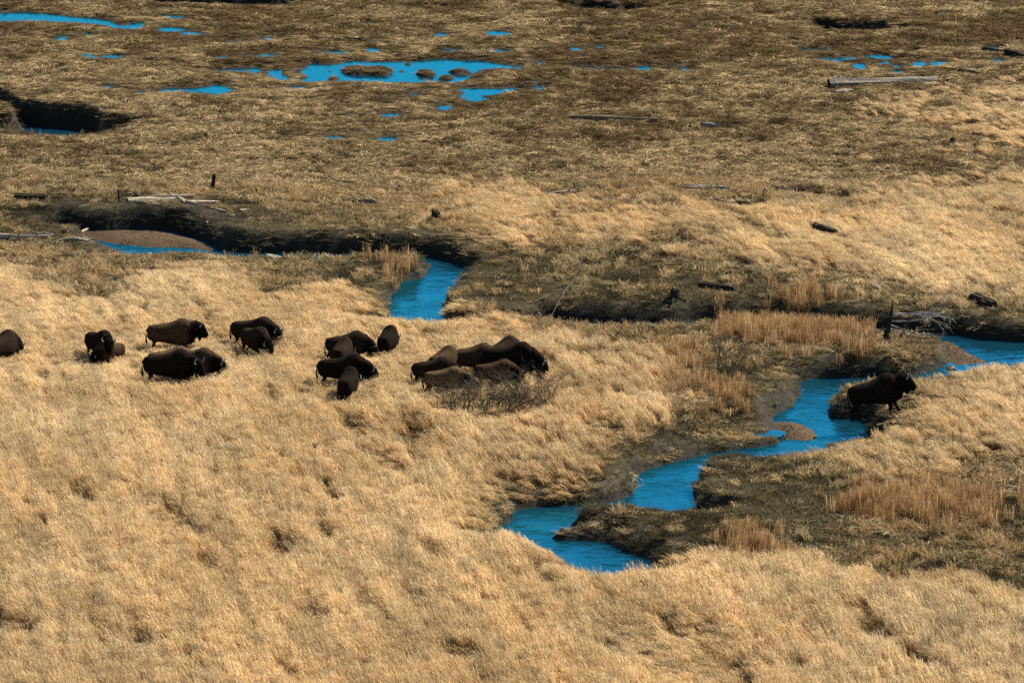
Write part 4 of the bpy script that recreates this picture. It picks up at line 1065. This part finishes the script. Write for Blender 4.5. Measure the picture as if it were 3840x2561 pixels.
def grow(rr, p, d, L, r, depth, segs, wander=.35, fork=(2, 3), droop=0.0, shrink=.72):
    n = 3; q = p.copy(); dd = d.copy()
    for k in range(n):
        dd = (dd + Vector((rr.gauss(0, wander*.5), rr.gauss(0, wander*.5), rr.gauss(0, wander*.4)-droop))).normalized()
        e = q+dd*L/n; r2 = r*(1-.3*(k+1)/n); segs.append((depth, q, e, r*(1-.3*k/n), r2)); q = e
        if depth > 0 and rr.random() < .45:
            d2 = (dd+Vector((rr.gauss(0, .7), rr.gauss(0, .7), rr.gauss(.1, .4)))).normalized()
            grow(rr, q, d2, L*shrink*.8, r2*.6, depth-1, segs, wander, fork, droop, shrink)
    if depth > 0:
        for _ in range(rr.randint(*fork)):
            d2 = (dd+Vector((rr.gauss(0, .5), rr.gauss(0, .5), rr.gauss(.05, .35)))).normalized()
            grow(rr, q, d2, L*shrink, r*.62, depth-1, segs, wander, fork, droop, shrink)
def shrub(name, loc, starts, depth, mat, label, cat, group=None, seed=1, twig_name='twigs', **kw):
    root = empty(name, loc); tag(root, label, cat, group); rr = random.Random(seed)
    tw = []
    for p, d, L, r in starts:
        segs = []; grow(rr, Vector(p), Vector(d).normalized(), L, r, depth, segs, **kw)
        main = [(a, b, r0, r1) for (dp, a, b, r0, r1) in segs if dp == depth]
        v_, f_ = twig_mesh(main, 6); mesh_obj("stem", v_, f_, mat, root)
        tw += [(a, b, r0, r1) for (dp, a, b, r0, r1) in segs if dp < depth]
    if tw:
        v_, f_ = twig_mesh(tw, 3); o = mesh_obj(twig_name, v_, f_, mat, root); o['kind'] = 'stuff'
    return root
rr = random.Random(5)
# sprawling willow bush in front of the herd
g0 = on_ground(1125, 946)
st = []
for k in range(84):
    a = rr.uniform(0, 2*math.pi); q = rr.uniform(0, 1)
    ox = rr.uniform(-2.3, 2.7); oy = rr.uniform(-1.6, 1.6)
    st.append(((ox, oy, -.05), (math.cos(a)*.7+ox*.10, math.sin(a)*.6, 1.0+rr.uniform(-.2, .5)), rr.uniform(.62, .98), rr.uniform(.018, .030)))
shrub("willow_bush", g0, st, 3, M_TWIG, 'sprawling leafless bush with tangled dark twigs in front of the herd', 'bush', seed=3, wander=.42, fork=(2, 2), shrink=.72)
# slender bare shrubs
g0 = on_ground(1668, 885)
st = [((rr.uniform(-.35, .35), rr.uniform(-.2, .2), 0), (rr.uniform(-.45, .45), rr.uniform(-.3, .3), 1), rr.uniform(.9, 1.3), .034) for _ in range(9)]
shrub("bare_shrub", g0, st, 3, M_TWIG, 'slender leafless shrub with upright twigs left of the rusty reeds', 'shrub', 'leafless shrubs', seed=8, wander=.18, fork=(2, 2), shrink=.62)
for u, v, h, sd, lab in [(1552, 490, .6, 21, 'small leafless shrub in pale grass beside the grey pole'), (1530, 482, .45, 22, 'smaller leafless shrub just left of another in pale grass'), (1640, 452, .5, 23, 'little leafless shrub beside the long blue-grey log'),
                         (1985, 845, .5, 24, 'low rusty leafless shrub on the bank above the bull'), (110, 890, .45, 25, 'small dark shrub alone in the golden grass at left'), (1455, 478, .45, 26, 'leafless sprig in pale grass left of the two shrubs'), (2060, 790, .5, 27, 'leafless sprig at the foot of the fallen dead tree')]:
    g0 = on_ground(u, v); st = [((rr.uniform(-.15, .15), rr.uniform(-.15, .15), 0), (rr.uniform(-.5, .5), rr.uniform(-.3, .3), 1), h*rr.uniform(.7, 1.1), .024) for _ in range(5)]
    shrub("bare_shrub", g0, st, 2, M_TWIG, lab, 'shrub', 'leafless shrubs', seed=sd, wander=.2, fork=(2, 3), shrink=.65)
# fallen dead tree on the gravel bar
g0 = on_ground(2037, 792)
root = empty("dead_tree", g0); tag(root, 'fallen dead tree with bleached branches reaching over the gravel bar', 'tree')
v_, f_ = limb([(0, 0, -.1), (-.02, .05, .5), (.12, .1, 1.1), (.22, .1, 1.75), (.24, .12, 2.2)], [(.13, .13), (.11, .11), (.09, .09), (.06, .06), (.02, .02)], 8); mesh_obj("trunk", v_, f_, M_DARK, root)
v_, f_ = limb([(-.15, .1, -.1), (-.12, .1, .35), (-.1, .1, .75)], [(.11, .11), (.09, .09), (.04, .04)], 8); mesh_obj("broken_stem", v_, f_, M_DARK, root)
rr = random.Random(17); tw = []
for z0, d, L in [(1.35, (1, -.1, .22), 1.35), (1.15, (1, -.3, -.05), 1.5), (.95, (1, -.35, -.28), 1.25), (.75, (.8, -.4, -.42), .9), (1.5, (1, .2, .05), 1.3)]:
    segs = []; grow(rr, Vector((.16, .1, z0)), Vector(d).normalized(), L, .048, 3, segs, wander=.22, fork=(1, 2), droop=.04, shrink=.72)
    segs = [(dp, a, Vector((b.x, b.y, max(b.z, -.4))), r0, r1) for dp, a, b, r0, r1 in segs]
    v_, f_ = twig_mesh([q[1:] for q in segs if q[0] >= 2], 6); mesh_obj("branch", v_, f_, M_DEAD, root)
    tw += [q[1:] for q in segs if q[0] < 2]
v_, f_ = twig_mesh(tw, 4); o = mesh_obj("twigs", v_, f_, M_DEAD, root); o['kind'] = 'stuff'
# bent bare branch by the dark bank
A = on_ground(1258, 733); root = empty("branch", A); tag(root, 'bent bare branch arching over the dark bank below the short turf', 'branch')
B = on_ground(1327, 706, .35)-A
pts = [Vector((0, 0, 0)), B*.3+Vector((0, 0, .35)), B*.6+Vector((0, 0, .55)), B*.85+Vector((0, 0, .5)), B+Vector((.2, 0, .35))]
v_, f_ = limb(pts, [(.03, .03), (.045, .045), (.04, .04), (.035, .035), (.02, .02)], 7); mesh_obj("stem", v_, f_, M_TWIG, root)
v_, f_ = limb([pts[2], pts[2]+Vector((.15, -.2, -.2)), pts[2]+Vector((.2, -.3, -.5))], [(.025, .025), (.02, .02), (.008, .008)], 6); mesh_obj("side_twig", v_, f_, M_GREY, root)

# dried umbel and tall stalks
def stalk(u, v, h, mat, label, umbel=False, lean=0.0, r=.011):
    g = on_ground(u, v); root = empty("dead_stalk", g); tag(root, label, 'stalk', 'dead stalks standing in the grass')
    v_, f_ = limb([(0, 0, 0), (lean*.4*h, .02, h*.5), (lean*h, 0, h)], [(r, r), (r*.8, r*.8), (r*.6, r*.6)], 6); mesh_obj("stem", v_, f_, mat, root)
    if umbel:
        sg = []; c = Vector((lean*h, 0, h))
        for k in range(16):
            a = k*2.4; t = c+Vector((math.cos(a)*.16*(1-k/40), math.sin(a)*.16, .16+.03*math.sin(k))); sg.append((c, t, .008, .006)); sg.append((t, t+Vector((.02, 0, .02)), .02, .015))
        v_, f_ = twig_mesh(sg, 4); mesh_obj("umbel", v_, f_, mat, root)
    else:
        sg = []
        for k in range(4):
            t = .45+.14*k; b = Vector((lean*h*t, 0, h*t)); a = k*2.1; sg.append((b, b+Vector((math.cos(a)*.10, math.sin(a)*.06, .14)), r*.5, r*.3))
        v_, f_ = twig_mesh(sg, 4); mesh_obj("side_twigs", v_, f_, mat, root)
stalk(722, 1122, 1.75, M_TWIG, 'dry flower head on a thin dark stalk above the golden grass', True, .02, .016)
stalk(1352, 660, 1.1, M_STRAWS, 'pale bent stalk standing alone in the short turf', False, -.08, .022)
stalk(1041, 722, .8, M_STRAWS, 'pale broken stalk at the right of the stream pool', False, .02, .022)
for k, (u, v, h, m, lab) in enumerate([(1782, 1215, 1.3, M_STALK, 'branched brown stalk in the dark turf right of the stream'), (1935, 1255, 1.0, M_STALK, 'brown stalk below the rusty reeds lower right'), (2075, 1290, 1.0, M_STALK, 'brown stalk at the top of the golden slope lower right'),
      (2060, 1285, .8, M_STALK, 'shorter brown stalk left of another at the golden slope'), (2170, 1300, .9, M_STALK, 'brown stalk in dark turf near the right edge'), (1700, 1270, .9, M_STALK, 'brown stalk rising from the small reed patch'), (1460, 1000, .9, M_STALK, 'dark brown stalk on the bank above the lower stream'),
      (1240, 1085, .8, M_STALK, 'brown stalk in the trampled grass left of the lower stream'), (1830, 1110, 1.1, M_STRAWS, 'pale leaning stalk in the dark turf beside the notch'), (2040, 1130, 1.2, M_STRAWS, 'pale forked stalk in the rusty reeds'), (1945, 1230, .9, M_STALK, 'thin brown stalk under the left end of the rusty reeds'),
      (1860, 1240, .8, M_STALK, 'brown stalk between the two reed patches'), (1212, 500, .9, M_STRAWS, 'pale leaning stalk in pale grass above the stream'), (1540, 660, .7, M_STALK, 'short brown stalk in turf left of the half-buried log')]):
    stalk(u, v, h, m, lab, False, R.uniform(-.2, .2), .012)
